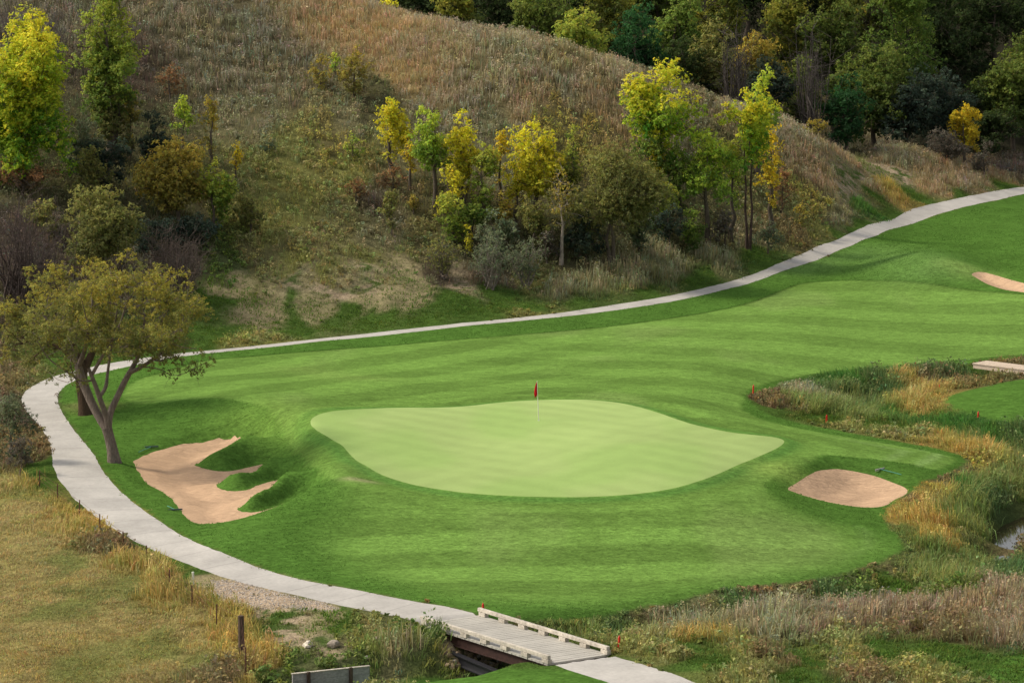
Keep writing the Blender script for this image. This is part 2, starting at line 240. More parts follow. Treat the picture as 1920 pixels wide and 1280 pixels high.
SPL = [ # px, py, palette, zone (h hillside, m meadow, c creek bank, v verge)
 (650,30,'orange','h'),(560,15,'tan','h'),(800,90,'tan','h'),(720,60,'orange','h'),(950,140,'mauve','h'),(870,110,'mauve','h'),(1060,180,'mauve','h'),(820,180,'tan','h'),(760,140,'orange','h'),
 (500,60,'mauved','h'),(350,60,'mauved','h'),(300,20,'mauved','h'),(420,130,'mauved','h'),(540,160,'mauved','h'),(100,30,'mauved','h'),(40,20,'mauved','h'),(250,100,'thicket','h'),
 (640,220,'sage','h'),(480,230,'sage','h'),(520,300,'grass','h'),(560,380,'grass','h'),(480,420,'grass','h'),(620,260,'yweed','h'),(700,200,'dark','h'),(780,230,'sage','h'),(860,210,'mauve','h'),
 (940,230,'sage','h'),(1040,230,'yweed','h'),(1100,280,'yweed','h'),(1000,200,'tan','h'),(1130,220,'tan','h'),(1200,200,'mauve','h'),(640,400,'weed','h'),(720,430,'sage','h'),(800,450,'weed','h'),
 (650,330,'grass','h'),(700,380,'thicket','h'),(580,470,'weed','h'),(480,480,'weed','h'),(690,490,'grass','h'),(430,500,'leafy','h'),(860,480,'dark','h'),(950,470,'dark','h'),(1050,470,'dark','h'),(1150,440,'dark','h'),(1250,430,'dark','h'),(1340,430,'dark','h'),
 (1420,230,'mauve','h'),(1490,250,'mauve','h'),(1550,270,'mauve','h'),(1640,280,'mauve','h'),(1500,310,'tan','h'),(1600,310,'tan','h'),(1700,300,'mauve','h'),(1760,320,'tan','h'),(1850,320,'orange','h'),(1900,320,'thicket','h'),(1820,340,'tan','h'),
 (1450,380,'weed','h'),(1520,370,'yweed','h'),(1480,430,'brown','h'),(1400,450,'sage','h'),(1340,480,'pale','h'),(1420,490,'lush','v'),(1530,430,'grass','h'),(1560,400,'sage','h'),(1550,330,'tan','h'),
 (1580,345,'soil','h'),(1590,365,'soil','h'),(1610,335,'soil','h'),(1650,330,'soilg','h'),(1690,335,'soil','h'),(1640,355,'orange','h'),(1680,360,'gold','h'),(1620,390,'rushg','v'),(1660,400,'lush','v'),(1720,365,'lush','v'),(1600,420,'lush','v'),(1760,355,'orange','h'),(1560,440,'lush','v'),(1790,365,'lush','v'),(1880,348,'lush','v'),
 (1250,500,'pale','h'),(1180,520,'pale','h'),(1100,530,'pale','h'),(1060,540,'pale','h'),(1300,520,'lush','v'),(1200,548,'lush','v'),(1100,560,'lush','v'),(1000,570,'lush','v'),(930,560,'lush','v'),(1000,520,'grass','h'),(920,520,'thicket','h'),
 (860,535,'soil','h'),(830,520,'thicket','h'),(780,520,'soilg','h'),(700,512,'grass','h'),(700,524,'soil','h'),(620,510,'grass','h'),(620,524,'soil','h'),(720,545,'soilg','h'),(640,545,'soil','h'),(560,540,'soil','h'),(520,560,'soilg','h'),(460,580,'soilg','h'),(560,560,'lush','v'),(560,500,'grass','h'),(780,560,'soilg','h'),(850,570,'lush','v'),(680,570,'soilg','h'),(590,575,'soilg','h'),(500,595,'soilg','h'),(740,585,'lush','v'),(640,595,'lush','v'),(430,555,'lush','v'),(400,560,'lush','v'),(430,540,'soilg','h'),(540,590,'lush','v'),
 (900,590,'lush','v'),(700,605,'lush','v'),(560,615,'lush','v'),(440,620,'lush','v'),(380,630,'lush','v'),(300,640,'lush','v'),(230,650,'lush','v'),(480,640,'grass','v'),(800,600,'lush','v'),(1000,590,'grass','v'),
 (100,450,'thicket','h'),(30,500,'thicket','h'),(200,520,'thicket','h'),(330,520,'thicket','h'),(60,600,'thicket','h'),(150,350,'dark','h'),(300,300,'dark','h'),(250,430,'dark','h'),(380,400,'dark','h'),(30,300,'dark','h'),
 (60,650,'lush','v'),(20,660,'brown','h'),(120,680,'lush','v'),(60,690,'grass','v'),(15,700,'brown','c'),(20,780,'thicket','c'),(60,840,'brown','c'),(75,870,'lush','v'),(95,900,'lush','v'),(120,940,'lush','v'),(80,880,'lush','v'),
 (30,860,'brown','c'),(20,900,'meadow','m'),(60,930,'meadowg','m'),(70,905,'gold','c'),(105,945,'gold','c'),(150,975,'gold','c'),(180,1000,'gold','c'),(215,1030,'brown','c'),(260,1050,'gold','c'),(300,1085,'gold','c'),(345,1110,'gold','c'),(385,1140,'gold','c'),(430,1170,'gold','c'),(475,1190,'gold','c'),(470,1220,'gold','c'),(430,1150,'gold','c'),
 (265,1030,'lush','v'),(330,1060,'lush','v'),(380,1085,'lush','v'),(400,1100,'soilg','v'),(30,960,'meadow','m'),(30,1010,'meadow','m'),(120,1020,'meadow','m'),(170,1070,'meadow','m'),(60,1080,'meadow','m'),(130,1060,'meadowg','m'),(240,1110,'meadowg','m'),(110,1130,'meadowg','m'),(30,1140,'meadow','m'),(220,1160,'meadow','m'),(330,1165,'meadow','m'),(120,1190,'meadow','m'),(300,1210,'meadowg','m'),(30,1220,'meadow','m'),(150,1240,'meadowg','m'),(300,1255,'meadow','m'),(400,1240,'meadowg','m'),(380,1200,'meadow','m'),(60,1270,'meadow','m'),(440,1275,'brown','c'),
 (510,1170,'soil','c'),(540,1195,'soil','c'),(520,1185,'soil','c'),(620,1205,'soil','c'),(650,1160,'lush','c'),(560,1155,'lush','c'),(460,1150,'soil','c'),(620,1170,'soilg','c'),(700,1170,'weed','c'),(740,1180,'leafy','c'),(560,1225,'leafy','c'),(620,1230,'leafy','c'),(680,1230,'leafy','c'),(520,1250,'leafy','c'),(480,1270,'gold','c'),(720,1240,'rush','c'),(760,1250,'pale','c'),(700,1275,'rush','c'),(830,1262,'rush','c'),(960,1252,'lush','v'),(1040,1250,'lush','v'),(900,1235,'rushdk','c'),(860,1225,'soil','c'),(770,1190,'leafy','c'),(800,1200,'leafy','c'),(780,1215,'rushdk','c'),(870,1140,'brown','c'),(930,1148,'brown','c'),
 (1050,1165,'rush','c'),(1120,1170,'rushdk','c'),(1180,1160,'weed','c'),(1180,1190,'rush','c'),(1250,1110,'brown','c'),(1330,1110,'brown','c'),(1290,1130,'rushdk','c'),(1400,1120,'rushdk','c'),(1420,1100,'brown','c'),(1520,1090,'brown','c'),(1480,1115,'weed','c'),(1600,1090,'leafy','c'),(1660,1100,'lush','c'),(1620,1060,'brown','c'),(1560,1110,'rushdk','c'),(1780,1110,'leafy','c'),
 (1240,1165,'pale','c'),(1300,1170,'pale','c'),(1200,1180,'pale','c'),(1400,1160,'pale','c'),(1480,1140,'pale','c'),(1580,1150,'pink','c'),(1680,1145,'pink','c'),(1760,1140,'pink','c'),(1840,1130,'pink','c'),(1900,1120,'pink','c'),(1680,1180,'brown','c'),(1800,1190,'brown','c'),(1860,1190,'pink','c'),(1460,1180,'pale','c'),(1550,1190,'pink','c'),
 (1220,1215,'grass','c'),(1300,1230,'lush','c'),(1400,1210,'grass','c'),(1450,1230,'brown','c'),(1520,1225,'lush','c'),(1600,1240,'grass','c'),(1700,1230,'lush','c'),(1740,1260,'grass','c'),(1400,1260,'grass','c'),(1500,1270,'lush','c'),(1800,1240,'lush','c'),(1620,1275,'brown','c'),(1350,1195,'gold','c'),(1560,1205,'grass','c'),(1880,1240,'lush','v'),
 (1700,945,'gold','c'),(1740,930,'gold','c'),(1800,970,'rush','c'),(1720,1020,'rush','c'),(1760,970,'gold','c'),(1720,985,'gold','c'),(1790,1000,'gold','c'),(1690,1000,'rush','c'),(1750,1030,'rush','c'),(1830,1010,'rush','c'),(1700,1050,'rush','c'),(1790,1060,'rush','c'),(1860,1060,'rush','c'),(1900,1040,'brown','c'),(1760,1090,'rush','c'),(1900,1080,'rushdk','c'),(1680,1075,'weed','c'),
 (1760,900,'brown','c'),(1800,890,'brown','c'),(1850,880,'yweed','c'),(1900,860,'rush','c'),(1840,920,'rush','c'),(1900,910,'rush','c'),(1800,950,'rush','c'),(1870,950,'rushdk','c'),(1790,925,'rushg','c'),(1720,910,'brown','c'),(1860,850,'gold','c'),
 (1430,745,'brown','c'),(1450,735,'lush','c'),(1470,755,'brown','c'),(1430,765,'lush','c'),(1500,760,'rush','c'),(1510,735,'pale','c'),(1560,730,'rushdk','c'),(1580,770,'rush','c'),(1530,780,'lush','c'),(1620,735,'rushdk','c'),(1600,710,'rushg','c'),(1660,715,'rushdk','c'),(1680,740,'rushdk','c'),(1620,770,'rush','c'),(1700,700,'rushdk','c'),(1750,700,'rushdk','c'),(1800,705,'rushdk','c'),(1750,722,'brown','c'),(1800,720,'brown','c'),(1730,745,'gold','c'),(1745,760,'gold','c'),(1720,730,'gold','c'),(1680,780,'rushg','c'),(1740,790,'rushg','c'),(1800,800,'rushg','c'),(1860,810,'rushg','c'),(1650,800,'lush','c'),(1700,815,'grass','c'),(1600,800,'grass','c'),(1780,830,'gold','c'),(1850,840,'rush','c'),(1910,815,'rushdk','c'),(1860,710,'brown','c'),(1900,705,'brown','c'),(1870,670,'brown','c'),(1910,668,'rush','c'),(1830,700,'lush','c')]
WSP = [(-12,340),(-6,332),(0,328),(6,326),(12,326),(18,331),(24,340),(30,347),(36,356),(42,368),(50,380),(-12,355),(0,350),(12,350),(24,360),(36,375)]
SW = np.vstack([H.cast([s[:2] for s in SPL])[:, :2], np.array(WSP, float)]); PAL['litter'] = ((.03,.028,.018),(.05,.05,.028),(.09,.09,.05),.5,4,.1,.6); SPL += [(0, 0, 'litter', 'h')]*len(WSP)  # leaf litter of the wood floor, colour darkened to stand for shade
PARR = np.array([list(PAL[s[2]][0])+list(PAL[s[2]][1])+list(PAL[s[2]][2])+list(PAL[s[2]][3:]) for s in SPL])
ZON = np.array(['hmcv'.index(s[3]) for s in SPL])
def field(X, Y, pw=5.0):
    X = X+(fbm(X*.5, Y*.3, 3, 81)-.5)*3.0; Y = Y+(fbm(X*.5+40, Y*.3, 3, 85)-.5)*7.0
    sh = X.shape; x = X.ravel(); y = Y.ravel(); acc = np.zeros((x.size, 13)); ws = np.zeros(x.size); best = np.full(x.size, 1e9); bz = np.zeros(x.size, int)
    for k in range(len(SW)):
        d2 = (x-SW[k, 0])**2+((y-SW[k, 1])*.45)**2+.05
        wk = d2**(-pw/2); acc += wk[:, None]*PARR[k]; ws += wk
        m = d2 < best; best[m] = d2[m]; bz[m] = ZON[k]
    out = acc/ws[:, None]
    bare_ = sst(.20, .32, out[:, 0])*sst(.47, .60, fbm(x*.8, y*1.5, 4, 333)); lu = np.array(PAL['lush'][0]+PAL['lush'][1]+PAL['lush'][2]+PAL['lush'][3:])
    out = out*(1-bare_[:, None])+lu*bare_[:, None]
    return out.reshape(sh+(13,)), bz.reshape(sh)

# ------------------------------------------------------------------ ground colours (albedo, plus shade painted under trees and wood; mowing bands are how the grass lies)
sel = (GX > -56) & (GX < 56) & (GY > 148) & (GY < 380)
FLD = np.zeros(GX.shape+(13,)); FLD[:] = PARR[[s[2] for s in SPL].index('sage')]
fl, _ = field(GX[sel], GY[sel]); FLD[sel] = fl
FLD[GY > 380] = PARR[[s[2] for s in SPL].index('litter')]
COL = FLD[..., :3].copy()
mot = fbm(GX*1.2, GY*.9, 4, 91)[..., None]; COL *= .65+.7*mot
patchn = fbm(GX*.9, GY*.5, 3, 97)
rough = np.array([.066, .138, .024]); fair = np.array([.118, .208, .042]); gcol = np.array([.295, .385, .135])
def mixc(a, b, m): return a*(1-m[..., None])+b*m[..., None]
mown = np.maximum.reduce([SD['mown'], SD['teer'], SD['teeb'], SD['rbr']])
mc = np.zeros_like(COL); mc[:] = rough
mc *= (.84+.32*fbm(GX*.5, GY*.25, 4, 101))[..., None]
cw_ = .12+2.2*sst(196, 186, GY); cut = sst(-cw_, cw_, SD['cut']+(fbm(GX*.4, GY*.4, 2, 3)-.5)*.3)
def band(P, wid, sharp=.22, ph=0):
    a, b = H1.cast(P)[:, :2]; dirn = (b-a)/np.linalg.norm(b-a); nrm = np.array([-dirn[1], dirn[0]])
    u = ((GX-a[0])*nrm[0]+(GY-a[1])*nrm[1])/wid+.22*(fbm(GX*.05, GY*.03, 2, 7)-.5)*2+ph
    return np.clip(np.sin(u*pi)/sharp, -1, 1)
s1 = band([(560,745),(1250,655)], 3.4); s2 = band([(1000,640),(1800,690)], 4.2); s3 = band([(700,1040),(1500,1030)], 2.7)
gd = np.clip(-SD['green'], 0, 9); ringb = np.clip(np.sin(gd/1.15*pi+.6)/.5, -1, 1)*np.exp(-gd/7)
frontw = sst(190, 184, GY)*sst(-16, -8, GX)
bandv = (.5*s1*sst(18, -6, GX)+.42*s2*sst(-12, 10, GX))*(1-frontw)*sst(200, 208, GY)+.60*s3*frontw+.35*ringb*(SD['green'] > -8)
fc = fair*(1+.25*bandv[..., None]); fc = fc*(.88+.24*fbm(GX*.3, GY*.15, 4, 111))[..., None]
fc = mixc(fc, np.array([.20,.27,.085]), .30*sst(.55, .75, fbm(GX*.16, GY*.07, 3, 121)))
mc = mixc(mc, fc, cut)
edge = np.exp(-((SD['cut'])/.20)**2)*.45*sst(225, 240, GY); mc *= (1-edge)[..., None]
collar = np.exp(-((SD['green']+.45)/.45)**2); mc = mixc(mc, np.array([.055,.15,.03]), .62*collar)
me = np.abs(SD['mown']); ed2 = np.exp(-((me-1.6)/.3)**2)+np.exp(-((me-3.2)/.3)**2)*.8
mc = mixc(mc, np.array([.20,.30,.10]), .6*np.clip(ed2, 0, 1)*sst(14, 22, GX)*(GY < 236)*sst(0.02, .1, cut))
for P, a, s, c in [([(1440,875),(1500,900)], .6, 1.4, (.22,.31,.07)), ([(180,765),(150,760)], .6, 1.3, (.22,.20,.08)), ([(660,897),(690,902)], .6, .5, (.32,.29,.16)), ([(470,770),(560,800)], .4, 2.5, (.16,.26,.05)), ([(1790,495),(1830,515)], .6, 1.5, (.22,.30,.08)), ([(560,690),(690,710)], .25, 2, (.19,.25,.07)), ([(1480,500),(1620,475),(1740,500)], .45, 3.2, (.14,.24,.07))]:
    d, _ = line_dist(H1.cast(P), GX, GY); mc = mixc(mc, np.array(c), a*np.exp(-(d/s)**2)*(.6+.6*patchn))  # tinted turf patches, broken up by noise
gc = gcol*(.93+.14*fbm(GX*.35, GY*.18, 4, 131))[..., None]
gs1 = band([(700,800),(1300,900)], .95, .6); gs2 = band([(700,900),(1250,770)], 1.1, .6)
gpm = fbm(GX*.25, GY*.12, 3, 139); gc = gc*(1+(.045*gs1*sst(.35, .65, gpm)+.04*gs2*sst(.6, .35, gpm)))[..., None]*(.95+.10*sst(.3, .7, fbm(GX*.12, GY*.06, 2, 143)))[..., None]; gc = mixc(gc, np.array([.22,.36,.09]), .35*sst(.5, .72, fbm(GX*.22+5, GY*.1, 3, 137)))
sandc = np.array([.47, .315, .20])*(.88+.24*fbm(GX*1.5, GY*1.0, 4, 141))[..., None]
conc = np.array([.405, .38, .345])*(.84+.32*fbm(GX*.5, GY*.35, 4, 151))[..., None]
CL = chaikin(np.vstack([(H1.cast(P_OUT)[::2]+H1.cast(P_IN)[::2][:len(H1.cast(P_OUT)[::2])])/2]), 1, False) if len(P_OUT) == len(P_IN) else None
pm = H1.cast(P_OUT); pn = H1.cast(P_IN); cl = []
for k in range(60):
    a = k/59; ia = a*(len(pm)-1); ib = a*(len(pn)-1)
    fa = lambda P, v: P[int(v)]*(1-v % 1)+P[min(int(v)+1, len(P)-1)]*(v % 1)
    cl.append((fa(pm, ia)))
cl = chaikin(np.array(cl), 1, False)
U = np.zeros_like(GX); mp = SD['path'] > -1.5
_, U[mp] = line_dist(cl, GX[mp], GY[mp])
COL = mixc(COL, np.array([.38,.29,.20]), sst(-.2, .3, SD['gravel']))
COL = mixc(COL, mc, sst(-.15, .15, mown))

# ------------------------------------------------------------------ split the land into its sheets
Zf = Z2
gxn = np.gradient(Zf, axis=1)/np.gradient(GX, axis=1); gyn = np.gradient(Zf, axis=0)/np.gradient(GY, axis=0)
NRM = np.stack([-gxn, -gyn, np.ones_like(Zf)], -1); NRM /= np.linalg.norm(NRM, axis=-1, keepdims=True)
ny, nx = GX.shape
ids = np.arange(ny*nx).reshape(ny, nx)
a, b, c, d = ids[:-1, :-1].ravel(), ids[:-1, 1:].ravel(), ids[1:, 1:].ravel(), ids[1:, :-1].ravel()
T = np.vstack([np.stack([a, b, c], 1), np.stack([a, c, d], 1)])
keys = ['green', 'lb', 'rb', 'fb', 'path', 'mown', 'teer', 'teeb', 'gravel']
D = np.concatenate([GX[..., None], GY[..., None], Zf[..., None], NRM, COL, sandc, conc, gc, U[..., None]]+[SD[k][..., None] for k in keys], -1).reshape(ny*nx, -1)
OFF = D.shape[1]-len(keys)
def split(D, T, col):
    s = D[:, col]; ins = s > 0; k = ins[T].sum(1)
    Tin = [T[k == 3]]; Tout = [T[k == 0]]; new = D
    for cnt, la, lb_ in ((1, Tin, Tout), (2, Tout, Tin)):
        M_ = T[k == cnt]
        if len(M_) == 0: continue
        lone = ins[M_] if cnt == 1 else ~ins[M_]
        ix = lone.argmax(1); M_ = M_[np.arange(len(M_))[:, None], (ix[:, None]+np.arange(3)) % 3]
        E = np.vstack([M_[:, [0, 1]], M_[:, [0, 2]]]); E.sort(axis=1)
        ue, inv = np.unique(E, axis=0, return_inverse=True); inv = inv.ravel()
        t = s[ue[:, 0]]/(s[ue[:, 0]]-s[ue[:, 1]]); nv = D[ue[:, 0]]*(1-t[:, None])+D[ue[:, 1]]*t[:, None]
        nv[:, col] = 0
        b0 = len(new); new = np.vstack([new, nv]); p = b0+inv[:len(M_)]; q_ = b0+inv[len(M_):]
        la.append(np.stack([M_[:, 0], p, q_], 1))
        lb_.append(np.stack([p, M_[:, 1], M_[:, 2]], 1)); lb_.append(np.stack([p, M_[:, 2], q_], 1))
    return new, np.vstack(Tin), np.vstack(Tout)

def new_mesh(name, V, Fc, cols=None, mat=None, nrm=None, parent=None, extra=None, smooth=False, k=None):
    V = np.asarray(V, np.float32); Fc = np.asarray(Fc, np.int32); me = bpy.data.meshes.new(name); k = Fc.shape[1]
    me.vertices.add(len(V)); me.vertices.foreach_set('co', V.ravel())
    me.loops.add(Fc.size); me.loops.foreach_set('vertex_index', Fc.ravel())
    me.polygons.add(len(Fc)); me.polygons.foreach_set('loop_start', np.arange(0, Fc.size, k, dtype=np.int32))
    me.polygons.foreach_set('loop_total', np.full(len(Fc), k, np.int32))
    if smooth or nrm is not None: me.polygons.foreach_set('use_smooth', np.ones(len(Fc), bool))
    me.update(calc_edges=True)
    if cols is not None:
        at = me.attributes.new('Col', 'FLOAT_COLOR', 'POINT')
        at.data.foreach_set('color', np.concatenate([np.clip(cols, 0, 1), np.ones((len(V), 1))], 1).astype(np.float32).ravel())
    for kx, arr in (extra or {}).items():
        at = me.attributes.new(kx, 'FLOAT', 'POINT'); at.data.foreach_set('value', arr.astype(np.float32))
    if nrm is not None: me.normals_split_custom_set_from_vertices(nrm.tolist())
    if mat: me.materials.append(mat)
    o = bpy.data.objects.new(name, me); S.collection.objects.link(o)
    if parent is not None: o.parent = parent
    return o

# ------------------------------------------------------------------ materials
def mat(name, rough=.85, spec=.2, noise=(), bump=None, col=None, trans=0, stretch=(1, 1, 1), joints=False, sheen=0, wave=None):
    m = bpy.data.materials.new(name); m.use_nodes = True; n_ = m.node_tree; N = n_.nodes; L = n_.links
    bs = N['Principled BSDF']; bs.inputs['Roughness'].default_value = rough; bs.inputs['Specular IOR Level'].default_value = spec
    tc = N.new('ShaderNodeTexCoord'); mp_ = N.new('ShaderNodeMapping'); mp_.inputs['Scale'].default_value = stretch; L.new(tc.outputs['Object'], mp_.inputs[0])
    if col is None:
        at = N.new('ShaderNodeAttribute'); at.attribute_name = 'Col'; cur = at.outputs['Color']
    else:
        rg = N.new('ShaderNodeRGB'); rg.outputs[0].default_value = (*col, 1); cur = rg.outputs[0]
    for sc_, amt in noise:
        nz = N.new('ShaderNodeTexNoise'); nz.inputs['Scale'].default_value = sc_; nz.inputs['Detail'].default_value = 5; L.new(mp_.outputs[0], nz.inputs['Vector'])
        mr = N.new('ShaderNodeMapRange'); mr.inputs[1].default_value = .3; mr.inputs[2].default_value = .7; mr.inputs[3].default_value = 1-amt; mr.inputs[4].default_value = 1+amt
        L.new(nz.outputs['Fac'], mr.inputs[0])
        mx = N.new('ShaderNodeVectorMath'); mx.operation = 'SCALE'; L.new(cur, mx.inputs[0]); L.new(mr.outputs[0], mx.inputs['Scale']); cur = mx.outputs[0]
    if joints:
        at = N.new('ShaderNodeAttribute'); at.attribute_name = 'U'
        md = N.new('ShaderNodeMath'); md.operation = 'MODULO'; md.inputs[1].default_value = 3.0; L.new(at.outputs['Fac'], md.inputs[0])
        lt = N.new('ShaderNodeMath'); lt.operation = 'LESS_THAN'; lt.inputs[1].default_value = .07; L.new(md.outputs[0], lt.inputs[0])
        mr = N.new('ShaderNodeMapRange'); mr.inputs[3].default_value = 1; mr.inputs[4].default_value = .74; L.new(lt.outputs[0], mr.inputs[0])
        mx = N.new('ShaderNodeVectorMath'); mx.operation = 'SCALE'; L.new(cur, mx.inputs[0]); L.new(mr.outputs[0], mx.inputs['Scale']); cur = mx.outputs[0]
    L.new(cur, bs.inputs['Base Color'])
    if bump:
        nz = N.new('ShaderNodeTexNoise'); nz.inputs['Scale'].default_value = bump[0]; nz.inputs['Detail'].default_value = 6; L.new(mp_.outputs[0], nz.inputs['Vector'])
        bp = N.new('ShaderNodeBump'); bp.inputs['Strength'].default_value = bump[1]; bp.inputs['Distance'].default_value = bump[2]
        L.new(nz.outputs['Fac'], bp.inputs['Height']); L.new(bp.outputs[0], bs.inputs['Normal'])
    if trans:
        tr = N.new('ShaderNodeBsdfTranslucent'); L.new(cur, tr.inputs['Color']); ms = N.new('ShaderNodeMixShader'); ms.inputs[0].default_value = trans
        L.new(bs.outputs[0], ms.inputs[1]); L.new(tr.outputs[0], ms.inputs[2]); L.new(ms.outputs[0], N['Material Output'].inputs[0])
    return m
M_mown = mat('mown_grass', 1, 0, ((1.2, .11), (3.5, .20), (11, .26)), (4, .9, .11), stretch=(.6, 1.1, 1))
M_green = mat('putting_grass', 1, 0, ((1.2, .03), (14, .04)), (12, .3, .01))
M_sand = mat('sand', 1, 0, ((1.2, .07), (4, .10), (14, .10)), (3.5, .9, .12), stretch=(.6, 2.2, 1))
M_conc = mat('concrete', .9, .1, ((.8, .09), (6, .08)), (20, .3, .01), stretch=(1, 1, 1), joints=True)
M_ground = mat('wild_ground', 1, 0, ((2.0, .22), (10, .3)), (6, .9, .15))
M_gravel = mat('gravel', .95, .1, ((9, .35), (25, .4)), (16, 1, .08))
M_blade = mat('grass_blades', .8, .04, trans=.32)
M_leaf = mat('leaves', .65, .08, trans=.45)
M_bark = mat('bark', .9, .1, ((6, .25), (22, .3)), (14, .8, .05), stretch=(1, 1, .25))

regs = {}
rest = T
for i, k in enumerate(keys):
    D, tin, rest = split(D, rest, OFF+i); regs[k] = tin
def sheet(name, Tr, mat_, cidx, label=None, extra=False):
    u, inv = np.unique(Tr, return_inverse=True); d_ = D[u]
    o = new_mesh(name, d_[:, :3], inv.reshape(Tr.shape), d_[:, cidx:cidx+3], mat_, d_[:, 3:6], extra={'U': d_[:, 18]} if extra else None)
    o['kind'] = 'structure'
    if label: o['label'] = label
    return o
sheet('putting_green', regs['green'], M_green, 15, 'pale close-mown putting green with the flagstick')
sheet('sand_bunker', regs['lb'], M_sand, 9, 'tan sand bunker with three grass fingers left of the putting green')
sheet('sand_bunker', regs['rb'], M_sand, 9, 'small oval sand bunker right of the putting green')
sheet('sand_bunker', regs['fb'], M_sand, 9, 'far sand bunker cut into the fairway mound at the right edge')
sheet('cart_path', regs['path'], M_conc, 12, 'pale concrete cart path curving around the hole', True)
sheet('fairway', regs['mown'], M_mown, 6, 'mown fairway and rough around the putting green')
sheet('tee_ground', regs['teer'], M_mown, 6, 'mown tee area beyond the reeds at the right edge')
sheet('tee_ground', regs['teeb'], M_mown, 6, 'mown tee mound beside the cart bridge at the bottom')
sheet('gravel_strip', regs['gravel'], M_gravel, 6, 'stony gravel strip beside the path')
sheet('ground', rest, M_ground, 6, 'rough ground of the hillside, meadow and creek banks')

# water in the creek
mw = bpy.data.materials.new('creek_water'); mw.use_nodes = True
b_ = mw.node_tree.nodes['Principled BSDF']; b_.inputs['Base Color'].default_value = (.035, .028, .015, 1); b_.inputs['Roughness'].default_value = .04; b_.inputs['IOR'].default_value = 1.333
nz = mw.node_tree.nodes.new('ShaderNodeTexNoise'); nz.inputs['Scale'].default_value = 1.2; bp = mw.node_tree.nodes.new('ShaderNodeBump'); bp.inputs['Strength'].default_value = .25; bp.inputs['Distance'].default_value = .06
mw.node_tree.links.new(nz.outputs['Fac'], bp.inputs['Height']); mw.node_tree.links.new(bp.outputs[0], b_.inputs['Normal'])
pc = cast(1885, 1005); WZ = pc[2]+.30
def strip_sheet(P, wd, z, name):
    P = chaikin(H.cast(P)[:, :2], 2, False); V = []; Fc = []
    for k in range(len(P)):
        tdir = P[min(k+1, len(P)-1)]-P[max(k-1, 0)]; tdir /= np.linalg.norm(tdir)+1e-9; nn = np.array([-tdir[1], tdir[0]])*wd
        V += [(*(P[k]+nn), z), (*(P[k]-nn), z)]
        if k: Fc.append((2*k-2, 2*k-1, 2*k+1, 2*k))
    o = new_mesh(name, V, Fc, None, mw); o['kind'] = 'structure'; return o
o = strip_sheet([(1840,1040),(1870,1010),(1890,980),(1930,950),(1990,930)], 2.6, WZ, 'water'); o['label'] = 'dark still creek water between the rushes at the right edge'

# ------------------------------------------------------------------ grass and ground cover
def blades(P, h, wd, lean, cb, ct, wm=.8, az=None):
    n_ = len(P); az = R.uniform(0, 2*pi, n_) if az is None else az; fa = R.uniform(0, 2*pi, n_)
    pv = np.stack([np.cos(fa), np.sin(fa), np.zeros(n_)], 1)*(wd/2)[:, None]; ld = np.stack([np.cos(az), np.sin(az), np.zeros(n_)], 1)*(lean*h)[:, None]
    up = np.array([0, 0, 1.])
    mid = P+ld*.35+up*(h*.6)[:, None]; tip = P+ld+up*(h*np.sqrt(np.clip(1-lean**2*.5, .1, 1)))[:, None]
    V = np.stack([P-pv, P+pv, mid+pv*wm, mid-pv*wm, tip], 1).reshape(-1, 3)
    cm = cb*.5+ct*.5; C = np.stack([cb, cb, cm, cm, ct], 1).reshape(-1, 3)
    i = np.arange(n_)[:, None]*5
    Fc = np.concatenate([i+[0, 1, 2], i+[0, 2, 3], i+[3, 2, 4]], 0)
    return V, Fc, C
def leaves(P, size, nrm, cols, asp=.6):
    n_ = len(P); nrm = nrm/(np.linalg.norm(nrm, axis=1, keepdims=True)+1e-9)
    rv = R.normal(size=(n_, 3)); u = np.cross(nrm, rv); u /= np.linalg.norm(u, axis=1, keepdims=True)+1e-9; v = np.cross(nrm, u)
    s = size[:, None]; V = np.stack([P-u*s, P-v*s*asp+nrm*s*.15, P+u*s, P+v*s*asp+nrm*s*.15], 1).reshape(-1, 3)
    return V, np.arange(n_*4).reshape(-1, 4), np.repeat(cols, 4, 0)
def join(parts):
    V = []; Fc = []; C = []; o = 0
    for v, f, c_ in parts: V.append(v); Fc.append(f+o); C.append(c_); o += len(v)
    return np.vstack(V), np.vstack(Fc), np.vstack(C)
def lookup(A, x, y):
    i = np.clip(np.round((x-fx[0])/DX).astype(int), 0, len(fx)-1)+len(ex); j = np.clip(np.round((y-fy[0])/DX).astype(int), 0, len(fy)-1)+(len(YS)-len(fy)-len(grow(0, .35, 2500)))
    return A[j, i]
BLOCK = np.maximum.reduce([SD[k] for k in ('path', 'mown', 'teer', 'teeb')])
# where the cart bridge stands nothing tall grows
dk = H.cast([(788,1165),(900,1152),(1140,1226),(1030,1242)])
names = ['hillside_grass', 'meadow_grass', 'creek_reeds', 'verge_grass']
labs = ['dry grass and weeds covering the hillside', 'straw coloured grazed meadow grass in the lower left field', 'tall rushes, sedges and dry grasses along the creek and fence line', 'short lush green grass beside the cart path']
tb = [[], [], [], []]; lf = [[], [], [], []]
NS = 1600000
x = R.uniform(-54, 54, NS); y = 152+R.random(NS)*(372-152)
k = np.abs(x) < y*.128*1.17+1.5; x = x[k]; y = y[k]
keep = lookup(BLOCK, x, y) < -.02; x = x[keep]; y = y[keep]
keep = poly_sdf(dk[:, :2], x, y, 3.) < -.3; x = x[keep]; y = y[keep]
area = (108*220)/NS
f_, zn = field(x, y)
clump = fbm(x*.8, y*.8, 3, 201); dens = f_[:, 10]*(.45+1.1*sst(.3, .65, clump))
dens *= np.where(lookup(SD['gravel'], x, y) > -.1, .12, 1)
psd = lookup(poly_sdf(world(POOL, H), GX, GY, 5.), x, y); dens *= np.where(psd > -.15, .0, 1); front = (y < cast(1870, 1030)[1]+1)
